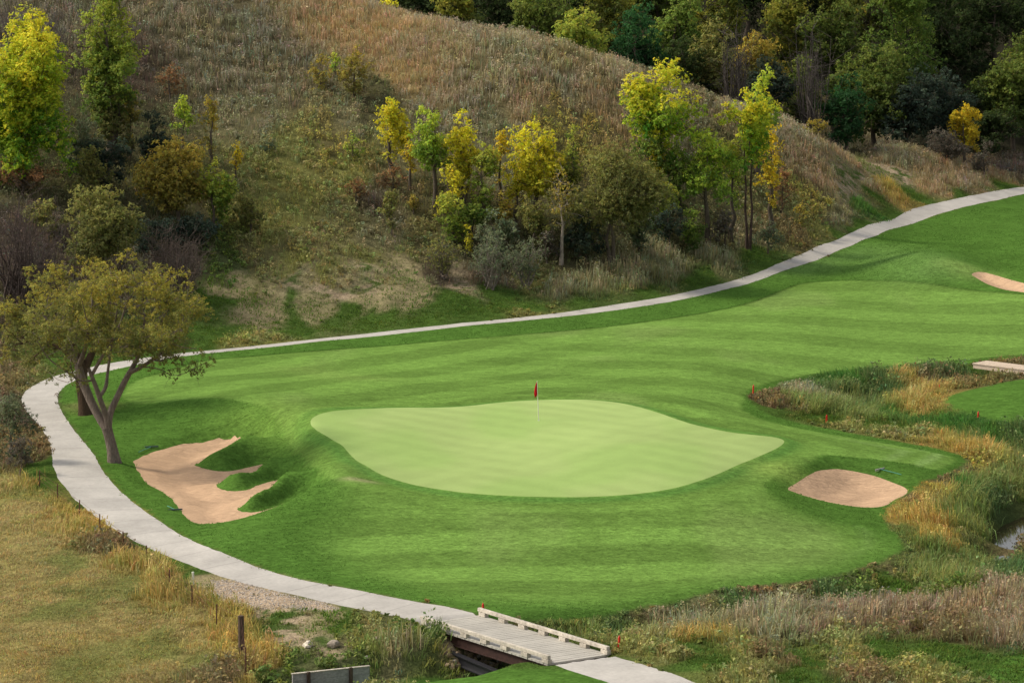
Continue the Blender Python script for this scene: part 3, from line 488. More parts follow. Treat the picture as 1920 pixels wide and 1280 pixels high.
k = R.random(len(x)) < dens*area; x = x[k]; y = y[k]; psd = psd[k]; front = front[k]; pfac = np.where(front, np.clip(-psd/4, .35, 1), 1); f_ = f_[k]; zn = zn[k]; zz = H(x, y)
print('tufts', len(x))
hn = (.7+.6*fbm(x*.35, y*.35, 3, 211))*np.where(zn == 2, .55+.95*fbm(x*.7, y*.45, 3, 215), 1)
for zi in range(4):
    m = zn == zi; X_ = x[m]; Y_ = y[m]; Q = f_[m]; n_ = m.sum()
    if n_ == 0: continue
    nb = [5, 5, 7, 5][zi]
    ht = np.clip(Q[:, 9]*hn[m]*R.uniform(.65, 1.3, n_), .05, 2)
    edgef = np.clip(-lookup(BLOCK, X_, Y_)/1.5, .25, 1); ht *= edgef*pfac[m]
    droop = {0: .35, 1: 1.0, 2: .75, 3: .8}[zi]
    laz = 2*pi*fbm(X_*.15, Y_*.15, 2, 220)*1.6
    plume = R.random(n_) < Q[:, 11]*.8; weed = R.random(n_) < Q[:, 12]
    tint = (.78+.44*R.random((n_, 1)))*(1+.12*R.normal(size=(n_, 3))*[1, .6, 1])
    warm = (fbm(X_*.25, Y_*.2, 3, 230)[:, None]-.5)*np.array([.25, .1, -.2])+1
    cb = Q[:, 3:6]*tint*warm; ct = Q[:, 6:9]*tint*warm
    rp = np.repeat(np.arange(n_)[~weed], nb); nn = len(rp)
    sp = .10+.12*ht[rp]; ax_, ay_ = X_[rp]+R.normal(size=nn)*sp, Y_[rp]+R.normal(size=nn)*sp
    P = np.stack([ax_, ay_, zz[m][rp]-.04], 1)
    hh = ht[rp]*R.uniform(.5, 1.1, nn); up_ = plume[rp]
    ln = np.clip(np.abs(R.normal(size=nn))*droop*np.where(up_, .25, 1), 0, 1.2)
    az = laz[rp]+R.normal(size=nn)*1.1
    wv = np.where(up_, .045, .034)*R.uniform(.7, 1.4, nn)*(1 if zi != 1 else .8)
    tb[zi].append(blades(P, hh, wv, ln, cb[rp], np.where(up_[:, None], ct[rp]*1.12, cb[rp]*.45+ct[rp]*.55), wm=1.1, az=az))
    # plume heads: bushy tops on upright stalks
    pi_ = np.arange(n_)[plume & ~weed]
    if len(pi_):
        rp = np.repeat(pi_, 7); nn = len(rp); fr = R.uniform(.5, 1.08, nn)
        P = np.stack([X_[rp]+R.normal(size=nn)*.045, Y_[rp]+R.normal(size=nn)*.045, zz[m][rp]+ht[rp]*fr], 1)
        nr = R.normal(size=(nn, 3)); lf[zi].append(leaves(P, R.uniform(.035, .075, nn), nr, ct[rp]*R.uniform(.75, 1.15, (nn, 1)), .5))
    wi = np.arange(n_)[weed]
    if len(wi):
        rp = np.repeat(wi, 14); nn = len(rp); hh = ht[rp]*R.random(nn)**.6
        sp = .06+.28*ht[rp]*(1-.4*R.random(nn))
        P = np.stack([X_[rp]+R.normal(size=nn)*sp*.6, Y_[rp]+R.normal(size=nn)*sp*.6, zz[m][rp]+hh], 1)
        nr = R.normal(size=(nn, 3))+[0, 0, .9]; t_ = R.random((nn, 1))
        lf[zi].append(leaves(P, R.uniform(.05, .115, nn), nr, (cb[rp]*(1-t_)+ct[rp]*t_)*R.uniform(.7, 1.2, (nn, 1)), .6))
for zi in range(4):
    if not tb[zi]: continue
    v, f3, c_ = join(tb[zi]); parts = [(v, f3, c_)]
    for (lv, lq, lc) in lf[zi]: parts.append((lv, np.vstack([lq[:, [0, 1, 2]], lq[:, [0, 2, 3]]]), lc))
    v, f3, c_ = join(parts)
    print(names[zi], len(f3))
    o = new_mesh(names[zi], v, f3, c_, M_blade); o['kind'] = 'stuff'; o['label'] = labs[zi]; o['category'] = 'grass'
NS = 420000; x = R.uniform(-50, 50, NS); y = 157+R.random(NS)*(330-157); k = np.abs(x) < y*.128*1.05+1
x = x[k]; y = y[k]; mo = lookup(np.minimum(SD['mown'], -np.maximum.reduce([SD['lb'], SD['rb'], SD['fb'], SD['green']])), x, y); ct_ = lookup(SD['cut'], x, y); gsd = lookup(SD['green'], x, y)
front = (y < 205)&(x > -18)
den = np.where(ct_ < 0, .9, np.where(front, .35, .12))*np.where(gsd > -1.2, .0, 1)*(.3+1.2*sst(.35, .65, fbm(x*.9, y*.5, 3, 401)))
k = (mo > .01)&(R.random(len(x)) < den); x = x[k]; y = y[k]; ct_ = ct_[k]; rp = np.repeat(np.arange(len(x)), 3); nn = len(rp)
P = np.stack([x[rp]+R.normal(size=nn)*.05, y[rp]+R.normal(size=nn)*.05, H(x[rp], y[rp])-.01], 1)
bc = lookup(mc, x, y)*R.uniform(1.15, 1.85, (len(x), 1)); v, f3, c_ = blades(P, np.where(ct_[rp] < 0, .05, .03)*R.uniform(.5, 1.3, nn), np.full(nn, .04), .5+np.abs(R.normal(size=nn))*.6, bc[rp], bc[rp]*[1.15, 1.12, 1.1])
o = new_mesh('turf_grass', v, f3, c_, M_blade); o['kind'] = 'stuff'; o['label'] = 'short turf grass tufts standing up in the mown rough'; o['category'] = 'grass'
# pebbles on the gravel strip
gm = np.argwhere((SD['gravel'] > -.2) & (BLOCK < 0)); kk = gm[R.integers(0, len(gm), 1500)]
px_ = GX[kk[:, 0], kk[:, 1]]+R.uniform(-.15, .15, len(kk)); py_ = GY[kk[:, 0], kk[:, 1]]+R.uniform(-.15, .15, len(kk))
oc = np.array([(1,0,0),(0,1,0),(-1,0,0),(0,-1,0),(0,0,.8),(0,0,-.8)]); of = np.array([(0,1,4),(1,2,4),(2,3,4),(3,0,4),(1,0,5),(2,1,5),(3,2,5),(0,3,5)])
sz = R.uniform(.02, .055, len(kk)); V = np.stack([px_, py_, H(px_, py_)], 1)[:, None]+oc[None]*sz[:, None, None]*R.uniform(.6, 1.3, (len(kk), 6, 1))
g = R.uniform(.2, .55, (len(kk), 1))*np.array([1, .88, .76]); o = new_mesh('pebbles', V.reshape(-1, 3), (np.arange(len(kk))[:, None, None]*6+of).reshape(-1, 3), np.repeat(g, 6, 0), mat('pebble', .9, .2), )
o['kind'] = 'stuff'; o['label'] = 'loose grey and tan pebbles on the strip beside the path'; o['category'] = 'pebbles'

# ------------------------------------------------------------------ trees and shrubs
def tube(path, rad, sides=6):
    path = np.asarray(path, float); n_ = len(path); V = []; 
    tg = np.gradient(path, axis=0); tg /= np.linalg.norm(tg, axis=1, keepdims=True)+1e-9
    ref = np.array([.3, .9, .1]); u = np.cross(tg, ref); u /= np.linalg.norm(u, axis=1, keepdims=True)+1e-9; v = np.cross(tg, u)
    an = np.arange(sides)*2*pi/sides
    V = path[:, None]+(u[:, None]*np.cos(an)[None, :, None]+v[:, None]*np.sin(an)[None, :, None])*np.asarray(rad)[:, None, None]
    a = np.arange(n_-1)[:, None]*sides+np.arange(sides)[None]; b = np.arange(n_-1)[:, None]*sides+(np.arange(sides)[None]+1) % sides
    Fc = np.stack([a, b, b+sides, a+sides], -1).reshape(-1, 4)
    return V.reshape(-1, 3), Fc
def tubes(lst, col):
    V = []; Fc = []; C = []; o = 0
    for p, r_, s_ in lst:
        v, f = tube(p, r_, s_); V.append(v); Fc.append(f+o); o += len(v); C.append(np.tile(np.array(col)*R.uniform(.8, 1.2), (len(v), 1)))
    return np.vstack(V), np.vstack(Fc), np.vstack(C)
def empty(name, loc, label, cat, group=None):
    o = bpy.data.objects.new(name, None); S.collection.objects.link(o); o.location = loc; o.empty_display_size = .3
    o['label'] = label; o['category'] = cat
    if group: o['group'] = group
    return o
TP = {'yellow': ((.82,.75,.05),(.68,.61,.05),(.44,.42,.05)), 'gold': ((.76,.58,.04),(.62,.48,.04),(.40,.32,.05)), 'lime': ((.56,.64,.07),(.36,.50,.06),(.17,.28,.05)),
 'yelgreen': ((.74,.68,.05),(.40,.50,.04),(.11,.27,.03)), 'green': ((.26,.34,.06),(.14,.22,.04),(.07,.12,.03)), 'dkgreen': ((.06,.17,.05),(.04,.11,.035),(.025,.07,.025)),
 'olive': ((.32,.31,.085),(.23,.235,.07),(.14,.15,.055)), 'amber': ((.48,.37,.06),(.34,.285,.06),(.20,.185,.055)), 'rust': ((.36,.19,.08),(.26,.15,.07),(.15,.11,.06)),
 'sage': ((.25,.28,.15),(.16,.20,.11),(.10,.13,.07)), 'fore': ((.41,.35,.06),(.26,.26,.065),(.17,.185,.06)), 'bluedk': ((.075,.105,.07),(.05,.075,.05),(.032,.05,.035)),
 'forest': ((.22,.27,.05),(.12,.17,.035),(.05,.08,.022)), 'forest_shade': ((.075,.11,.032),(.045,.07,.022),(.025,.04,.016)), 'foresty': ((.36,.34,.05),(.19,.22,.04),(.07,.10,.025)),  # forest tones darkened to carry the shade of the valley beyond the crest
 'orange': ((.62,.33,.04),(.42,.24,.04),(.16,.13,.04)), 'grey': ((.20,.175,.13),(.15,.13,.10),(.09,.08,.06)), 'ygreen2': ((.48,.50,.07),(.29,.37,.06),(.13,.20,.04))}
def crown_mesh(lobes, pal, z0, z1, leafs, dens, mixn=.22, up=.6):
    """lobes: (n,4) centres and radii, local coordinates"""
    out = []; pal = np.array(TP[pal])
    for L_ in lobes:
        c, r_ = L_[:3], L_[3]; n_ = max(10, int(dens*4.2*(r_/leafs)**2)); dv = R.normal(size=(n_, 3)); dv /= np.linalg.norm(dv, axis=1, keepdims=True)
        rr = r_*(.35+.75*R.random(n_)**.6); 
        # clumped sprays inside the lobe
        ns = max(5, int(n_/10)); sc_ = R.normal(size=(ns, 3)); sc_ /= np.linalg.norm(sc_, axis=1, keepdims=True); sc_ *= (r_*(.45+.65*R.random(ns)))[:, None]
        idx = R.integers(0, ns, n_); P = sc_[idx]+dv*(leafs*2.3)*R.random((n_, 1)); P[:, 2] *= .85
        nr = P/(np.linalg.norm(P, axis=1, keepdims=True)+1e-6)+R.normal(size=(n_, 3))*.55+[0, 0, up]
        P = P+c
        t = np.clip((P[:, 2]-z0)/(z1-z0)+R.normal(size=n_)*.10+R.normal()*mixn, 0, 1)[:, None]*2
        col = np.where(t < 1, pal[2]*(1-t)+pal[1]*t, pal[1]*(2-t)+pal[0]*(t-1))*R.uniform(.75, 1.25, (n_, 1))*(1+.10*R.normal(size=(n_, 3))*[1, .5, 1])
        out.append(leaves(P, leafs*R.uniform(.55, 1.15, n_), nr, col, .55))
    return join(out)
def limb(a, b, r0, r1, sag=0, n_=5, wob=.06, sides=5):
    t = np.linspace(0, 1, n_)[:, None]; L_ = np.linalg.norm(b-a); mid = a*.5+b*.5+np.array([0, 0, -.12*L_+sag]) if b[2] > a[2] else a*.5+b*.5+np.array([0, 0, .1*L_])
    mid = mid+R.normal(size=3)*wob*L_
    p = (1-t)**2*a+2*t*(1-t)*mid+t*t*b; return (p, r0*(1-t[:, 0])+r1*t[:, 0], sides)
def tree(name, label, px, py, top, wpx, pal, style='round', cat='tree', c0=.28, leafs=.14, dens=1., nl=None, bark=(.10,.08,.06), group=None, stems=1, Y=None, trunk_r=None, lean=0.):
    if Y is None: pos = cast(px, py)
    else:
        rr = rays([(px, py)])[0]; t = Y/rr[1]; pos = np.array([rr[0]*t, Y, H(rr[0]*t, Y)]);
    dep = pos[1]*cos(PITCH)+(HC-pos[2])*sin(PITCH); sc_ = F/dep
    topz = HC+rays([(px, top)])[0][2]*pos[1]/rays([(px, top)])[0][1]
    Ht = max(topz-pos[2], .6); W = wpx/sc_/2*1.04; root = empty(name, pos, label, cat, group)
    zc0 = Ht*c0*.6; rz = (Ht-zc0)/2; cz = zc0+rz; nl = nl or int(np.clip(16+8*W*rz, 18, 150)); leafs *= .8; dens *= .95
    lr = np.clip(.27*(W*W*rz)**(1/3), .2, 1.1); lobes = []
    nm_ = int(np.clip(6+W*rz*.9, 7, 18)); maj = R.normal(size=(nm_, 3)); maj /= np.linalg.norm(maj, axis=1, keepdims=True); maj *= R.uniform(.35, .80, (nm_, 1)); maj[0] = (R.normal()*.15, 0, .68)
    while len(lobes) < nl:
        d_ = R.normal(size=3); d_ /= np.linalg.norm(d_); rad = R.random()**.42
        u = maj[R.integers(0, nm_)]+d_*rad*.48; zf = np.clip(u[2], -1, 1)
        if style == 'column': wf = (1.1-.5*max(zf, 0))
        elif style == 'umbrella': wf = 1.0 if zf > -.35 else 0; 
        elif style == 'shrub': wf = 1.1 if zf < .2 else 1
        else: wf = 1
        if wf == 0: continue
        u = np.array([u[0]*wf*W, u[1]*wf*W*.9, zf*rz]); k_ = R.uniform(.65, 1.2)
        sh = max(0., 1-lr*k_*.4/max(W, .01)); u[0] *= sh; u[1] *= sh; u[2] *= max(.2, 1-lr*k_*.5/rz)
        lobes.append([u[0]+lean*(cz+u[2]), u[1], cz+u[2], lr*k_])
    lobes = np.array(lobes)
    tr = trunk_r or .022*Ht+.02; lst = []
    bx = [np.array([R.uniform(-.3, .3)*(stems > 1)*s_, R.uniform(-.2, .2)*(stems > 1), -.25]) for s_ in range(stems)]
    tops = []
    for b0 in bx:
        tp = np.array([lean*cz+R.normal()*.05*W+b0[0]*2, R.normal()*.05*W+b0[1], cz+rz*.35])
        kk_ = np.linspace(0, 1, 7)[:, None]; p = b0*(1-kk_)+tp*kk_+R.normal(size=(7, 3))*[.045*Ht, .045*Ht, 0]*(kk_*(1.2-kk_))
        rr_ = tr*(1.15-.95*kk_[:, 0])/(stems**.5); rr_[0] *= 1.35; lst.append((p, rr_, 8)); tops.append(p)
    nd = np.vstack([p[1:] for p in tops]); rdn = np.concatenate([np.linspace(tr, tr*.3, 6) for _ in tops])
    lst += grow_limbs(nd, rdn, lobes, tr*.45)
    for L_ in lobes:
        for _ in range(2):
            e_ = L_[:3]+R.normal(size=3)*L_[3]*.8; lst.append((np.array([L_[:3], L_[:3]*.5+e_*.5+R.normal(size=3)*.05, e_]), np.array([.014, .010, .005])*max(1, Ht/8), 3))
    v, f, c_ = tubes(lst, bark); new_mesh('trunk' if cat == 'tree' else 'stems', v, f, c_, M_bark, parent=root, smooth=True)
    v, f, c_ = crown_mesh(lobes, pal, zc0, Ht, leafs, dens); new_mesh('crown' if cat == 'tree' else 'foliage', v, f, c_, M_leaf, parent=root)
    return root
def grow_limbs(nodes, rads, lobes, rmax, sides=5):
    """each lobe hangs on the nearest wood already there, nearest lobes first; limbs thicken with what they carry"""
    N_ = [np.array(p) for p in nodes]; par = [-1]*len(N_); base_n = len(N_); rem = list(range(len(lobes))); base = np.array(nodes)
    rem.sort(key=lambda k: np.min(np.linalg.norm(base-lobes[k][:3], axis=1))); load = [0]*(base_n+len(rem)); order = []
    for k in rem:
        A_ = np.array(N_); c = np.array(lobes[k][:3]); dv = c-A_; dd = np.linalg.norm(dv, axis=1)+np.where(dv[:, 2] < 0, 1.0, 0)*np.abs(dv[:, 2])*1.5+np.where(np.arange(len(A_)) < base_n, 0, .15)
        j = int(dd.argmin()); N_.append(c); par.append(j); order.append(len(N_)-1)
    for i in reversed(order): load[i] += 1; load[par[i]] += load[i]
    out = []
    for i in order:
        r1 = min(rmax, .011*load[i]**.55); j = par[i]; r0 = rads[j]*.6 if j < base_n else min(rmax, .011*load[j]**.55)*.9
        out.append(limb(N_[j], N_[i], min(r0, r1*1.5+.008), r1*.8, n_=4, wob=.10, sides=sides))
    return out
def bare(name, label, px, py, top, wpx, col=(.16,.12,.10), nst=26, pal=None, group=None, cat='shrub'):
    pos = cast(px, py); sc_ = F/pos[1]; Ht = (py-top)/sc_; W = wpx/sc_/2; root = empty(name, pos, label, cat, group); lst = []; tips = []
    for _ in range(nst):
        b0 = np.array([R.uniform(-.35, .35)*W, R.uniform(-.35, .35)*W, -.1]); an = R.uniform(0, 2*pi); rr_ = W*R.random()**.5
        tp = np.array([rr_*cos(an), rr_*sin(an), Ht*R.uniform(.6, 1.02)*(1-.25*(rr_/W)**2)])
        L_ = limb(b0, tp, .035+.006*Ht, .008, n_=6, wob=.08, sides=4); lst.append(L_); p = L_[0]
        for _ in range(7):
            k_ = R.integers(2, 6); e_ = p[k_]+(R.normal(size=3)*[.22, .22, .1]+[0, 0, .22])*Ht*.55; lst.append((np.array([p[k_], (p[k_]+e_)/2+R.normal(size=3)*.06, e_]), [.014, .010, .004], 3)); tips.append(e_)
            for _ in range(2): e2 = e_+(R.normal(size=3)*.12+[0, 0, .06])*Ht*.8; lst.append((np.array([(p[k_]+e_)/2, e2]), [.008, .003], 3)); tips.append(e2)
    v, f, c_ = tubes(lst, col); new_mesh('branches', v, f, c_, M_bark, parent=root)
    if pal:
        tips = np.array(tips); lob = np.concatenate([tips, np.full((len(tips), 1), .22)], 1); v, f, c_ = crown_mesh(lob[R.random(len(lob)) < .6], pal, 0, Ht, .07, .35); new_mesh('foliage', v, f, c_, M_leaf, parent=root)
    return root

G1 = 'yellow trees along the foot of the hill'
TT = [ # name,label,px,base y,top y,width,palette,kwargs
 ('cottonwood_tree','tall ash-like tree turning yellow at the top and green below, cut by the left edge',45,350,25,215,'yelgreen',dict(c0=.06,leafs=.15,dens=1.2)),
 ('cottonwood_tree','slender tall yellow-green tree reaching the top edge, right of the leftmost tree',205,300,-55,125,'ygreen2',dict(c0=.25,style='column',leafs=.14)),
 ('bushy_tree','olive bushy tree with bronze leaves under the slender yellow-green tree',222,300,120,90,'olive',dict(c0=.1)),
 ('small_tree','thin young tree with orange-yellow leaves left of the green sapling on the slope',245,300,165,36,'amber',dict(c0=.1,style='column')),
 ('sapling','pale green sapling rising behind the amber bush on the left slope',343,300,175,42,'lime',dict(c0=.1,style='column')),
 ('sapling','rusty orange sapling just right of the pale green sapling',397,310,175,44,'amber',dict(c0=.1,style='column')),
 ('shrub','dark grey-green shrub in the shade between the two saplings and the big left tree',290,330,200,80,'bluedk',dict(cat='shrub',c0=.02)),
 ('shrub','dark shaded bush below the olive bushy tree',200,360,250,110,'bluedk',dict(cat='shrub',c0=.02)),
 ('amber_bush','wide amber and olive bush in the middle of the left thicket',335,425,255,165,'amber',dict(cat='shrub',c0=.08,dens=1.1)),
 ('shrub','green bush with yellow flecks right of the wide amber bush',400,440,290,95,'ygreen2',dict(cat='shrub',c0=.06)),
 ('sapling','small orange sapling at the right tip of the amber bush',442,345,262,30,'gold',dict(c0=.1,style='column')),
 ('shrub','brown-green rounded shrub at the lower right of the left thicket',470,440,345,80,'olive',dict(cat='shrub',c0=.03)),
 ('shrub','dark green low shrub beneath the wide amber bush',360,470,395,150,'bluedk',dict(cat='shrub',c0=.02)),
 ('shrub','grey-green shrub with pale upright shoots right of the big left tree',155,345,225,95,'sage',dict(cat='shrub',c0=.05)),
 ('shrub','greenish yellow shrub beside the grey-green one, above the olive bush',185,380,275,90,'olive',dict(cat='shrub',c0=.05)),
 ('shrub','rust coloured low shrub under the big left tree',45,360,300,130,'rust',dict(cat='shrub',c0=.02)),
 ('olive_bush','large olive bush with yellow flecks behind the leaning tree by the path',185,520,345,180,'olive',dict(cat='shrub',c0=.05,dens=1.0,leafs=.12)),
 ('shrub','reddish brown thin bush on the slope above the amber bush',320,190,115,75,'rust',dict(cat='shrub',c0=.05,dens=.45)),
 ('hill_bush','ochre bush high on the hillside, left one of the pair',600,170,100,62,'amber',dict(cat='shrub',c0=.05,dens=.7)),
 ('hill_bush','ochre and olive bush high on the hillside, right one of the pair',665,185,85,80,'amber',dict(cat='shrub',c0=.05,dens=.7)),
 ('shrub','small bright green sprig growing from the ochre hillside bushes',628,150,98,22,'lime',dict(cat='shrub',c0=.3)),
 ('small_tree','bright yellow slender tree, leftmost of the yellow row',735,335,160,74,'yellow',dict(c0=.15,style='column',group=G1,dens=1.3)),
 ('small_tree','short golden tree tucked at the right of the leftmost yellow tree',768,355,232,36,'gold',dict(c0=.25,style='column',group=G1)),
 ('small_tree','lime green tree second from the left in the yellow row',815,390,188,84,'lime',dict(c0=.25,style='column',group=G1,dens=1.2)),
 ('small_tree','round-topped bright yellow tree with many bare stems below',868,400,210,100,'yellow',dict(c0=.35,group=G1,stems=3)),
 ('small_tree','narrow pale golden tree between two fuller yellow trees',938,385,243,50,'gold',dict(c0=.25,style='column',group=G1,dens=.8)),
 ('small_tree','full yellow tree left of the pale leaning bare trunk',1003,430,228,120,'yellow',dict(c0=.3,group=G1,dens=1.1)),
 ('small_tree','thin half bare tree with pale grey trunk in front of the yellow row',1052,496,290,70,'amber',dict(c0=.45,dens=.25,bark=(.32,.27,.22),trunk_r=.13,group=G1)),
 ('willow_tree','spreading grey-olive willow with dark trunk in the tree row',1150,500,262,205,'olive',dict(c0=.22,dens=.7,stems=2,leafs=.11)),
 ('small_tree','bright yellow tree peeking out behind the right side of the willow',1232,400,250,70,'yellow',dict(c0=.3,group=G1)),
 ('ash_tree','largest yellow-green tree with rounded top standing on the crest line',1237,400,95,165,'yelgreen',dict(c0=.42,dens=.95,leafs=.15,nl=70)),
 ('small_tree','fresh green tree with lime top right of the willow',1325,455,238,112,'lime',dict(c0=.45,dens=.9)),
 ('small_tree','tall two-stemmed lime and yellow tree at the right end of the row',1405,470,165,108,'yelgreen',dict(c0=.72,dens=.85,trunk_r=.15,stems=2,bark=(.08,.055,.045))),
 ('small_tree','lime green tree showing above the two-stemmed tree against the dark wood',1418,330,125,84,'lime',dict(c0=.25,dens=1.0)),
 ('small_tree','young yellow tree with golden lower leaves right of the two-stemmed tree',1445,440,225,60,'gold',dict(c0=.2,dens=.6,style='column')),
 ('shrub','rust orange bush at the foot of the two-stemmed tree',1465,400,320,60,'rust',dict(cat='shrub',c0=.05,dens=.6)),
 ('shrub','orange-tinged bush, right one of two on the slope below the leftmost yellow tree',738,365,298,60,'rust',dict(cat='shrub',c0=.05,dens=.7)),
 ('shrub','orange-tinged bush, left one of two on the slope below the leftmost yellow tree',668,385,330,70,'rust',dict(cat='shrub',c0=.05,dens=.5)),
 ('shrub','small ochre upright shrub left of the dark understory',775,400,352,26,'amber',dict(cat='shrub',c0=.05)),
 ('shrub','green understory bush below the lime green tree',850,455,360,100,'ygreen2',dict(cat='shrub',c0=.05)),
 ('shrub','grey-green understory bush between the lime tree and the pale trunk',930,500,395,110,'sage',dict(cat='shrub',c0=.05)),
 ('shrub','olive understory bush behind the pale bare trunk',1000,480,370,100,'olive',dict(cat='shrub',c0=.05)),
 ('shrub','dark understory bush beneath the willow',1100,490,400,110,'bluedk',dict(cat='shrub',c0=.02)),
 ('shrub','dim grey bush right of the willow trunk',1200,480,370,90,'sage',dict(cat='shrub',c0=.03)),
 ('shrub','green low bush under the fresh green tree',1290,470,385,80,'green',dict(cat='shrub',c0=.03)),
 ('shrub','brownish bush between the two-stemmed tree and the path bank',1360,470,390,70,'grey',dict(cat='shrub',c0=.03,dens=.6)),
 ('sapling','thin stem with yellow leaves standing before the grey-green understory',877,480,415,20,'yellow',dict(c0=.1,style='column')),
 ('shrub','yellow-green shrub glowing at the top of the willow',1075,350,232,44,'ygreen2',dict(cat='shrub',c0=.2)),
 ('hill_bush','rounded brown bush on the crest above the sandy scar',1532,266,222,58,'amber',dict(cat='shrub',c0=.05,dens=.8,leafs=.1)),
 ('small_tree','bright golden-yellow tree standing alone near the right edge of the crest',1808,300,183,76,'gold',dict(c0=.2,dens=1.4,Y=349)),
 ('hill_bush','grey-brown bush left of the lone golden tree',1775,305,238,95,'grey',dict(cat='shrub',c0=.03,dens=.9,leafs=.1,Y=345)),
 ('hill_bush','low grey bush in front of the lone golden tree',1845,312,262,50,'grey',dict(cat='shrub',c0=.03,dens=.8,leafs=.1,Y=345)),
 ('small_tree','yellow-olive tree filling the gap between the round-topped yellow tree and the narrow golden one',905,430,262,70,'ygreen2',dict(c0=.15,dens=.9)),
 ('small_tree','olive-gold tree just right of the full yellow tree, left of the willow',1062,430,262,76,'foresty',dict(c0=.15,dens=.8)),
 ('small_tree','yellow tree low in the row between the lime green tree and the round-topped one',842,430,300,70,'yellow',dict(c0=.2,dens=.7)),
 ('small_tree','deep green tree under the right side of the largest yellow-green tree',1275,430,262,84,'green',dict(c0=.15,dens=.9)),
 ('small_tree','mid green tree directly under the crown of the largest yellow-green tree',1215,400,235,80,'green',dict(c0=.1,dens=.9)),
 ('small_tree','green-yellow tree between the fresh green tree and the two-stemmed tree',1370,450,255,70,'ygreen2',dict(c0=.2,dens=.7)),
 ('small_tree','yellow-flecked loose tree left of the full yellow tree',968,430,285,66,'yellow',dict(c0=.2,dens=.6)),
 ('shrub','olive bush below the leftmost yellow tree, above the dirt bank',735,440,350,60,'olive',dict(cat='shrub',c0=.03,dens=.8)),
 ('shrub','dark green bush filling the gap under the round-topped yellow tree',885,455,370,85,'green',dict(cat='shrub',c0=.03)),
 ('shrub','ochre bush under the narrow pale golden tree',945,450,360,70,'amber',dict(cat='shrub',c0=.03,dens=.8)),
 ('shrub','grey-olive bush directly left of the pale bare trunk',1025,495,430,60,'grey',dict(cat='shrub',c0=.03,dens=.8)),
 ('shrub','dim green bush right of the pale bare trunk',1085,490,420,60,'sage',dict(cat='shrub',c0=.03,dens=.9)),
 ('shrub','shaded bush between the willow and the fresh green tree',1255,470,380,70,'bluedk',dict(cat='shrub',c0=.03)),
 ('shrub','green-yellow bush at the foot of the largest yellow-green tree',1235,440,330,100,'ygreen2',dict(cat='shrub',c0=.05,dens=.9)),
 ('shrub','straw-flecked bush under the two-stemmed tree, beside the lush verge',1440,475,415,70,'sage',dict(cat='shrub',c0=.03,dens=.7)),
 ('shrub','thin yellowish bush on the slope right of the two-stemmed tree',1500,430,370,60,'amber',dict(cat='shrub',c0=.03,dens=.45)),
 ('shrub','dull olive bush at the left edge behind the leafless ones',90,450,375,110,'olive',dict(cat='shrub',c0=.05)),
 ('shrub','dark olive bush between the large olive bush and the leafless bush',285,480,400,90,'bluedk',dict(cat='shrub',c0=.05)),
 ('shrub','small yellow-flecked bush on the slope left of the leftmost yellow tree',660,300,250,60,'ygreen2',dict(cat='shrub',c0=.05,dens=.4)),
 ('shrub','round grey-green tuft bush alone on the open slope',505,290,262,34,'sage',dict(cat='shrub',c0=.02,dens=.9)),
 ('path_bush','grey-green spreading bush left of the path bend',22,872,738,110,'sage',dict(cat='shrub',c0=.05,dens=.8,leafs=.07)),
 ('path_bush','brown weedy bush below the grey-green one by the path',38,892,815,70,'grey',dict(cat='shrub',c0=.02,dens=.8,leafs=.06)),
]
for t_ in TT:
    kw = dict(t_[7]); tree(t_[0], t_[1], *t_[2:7], **kw)
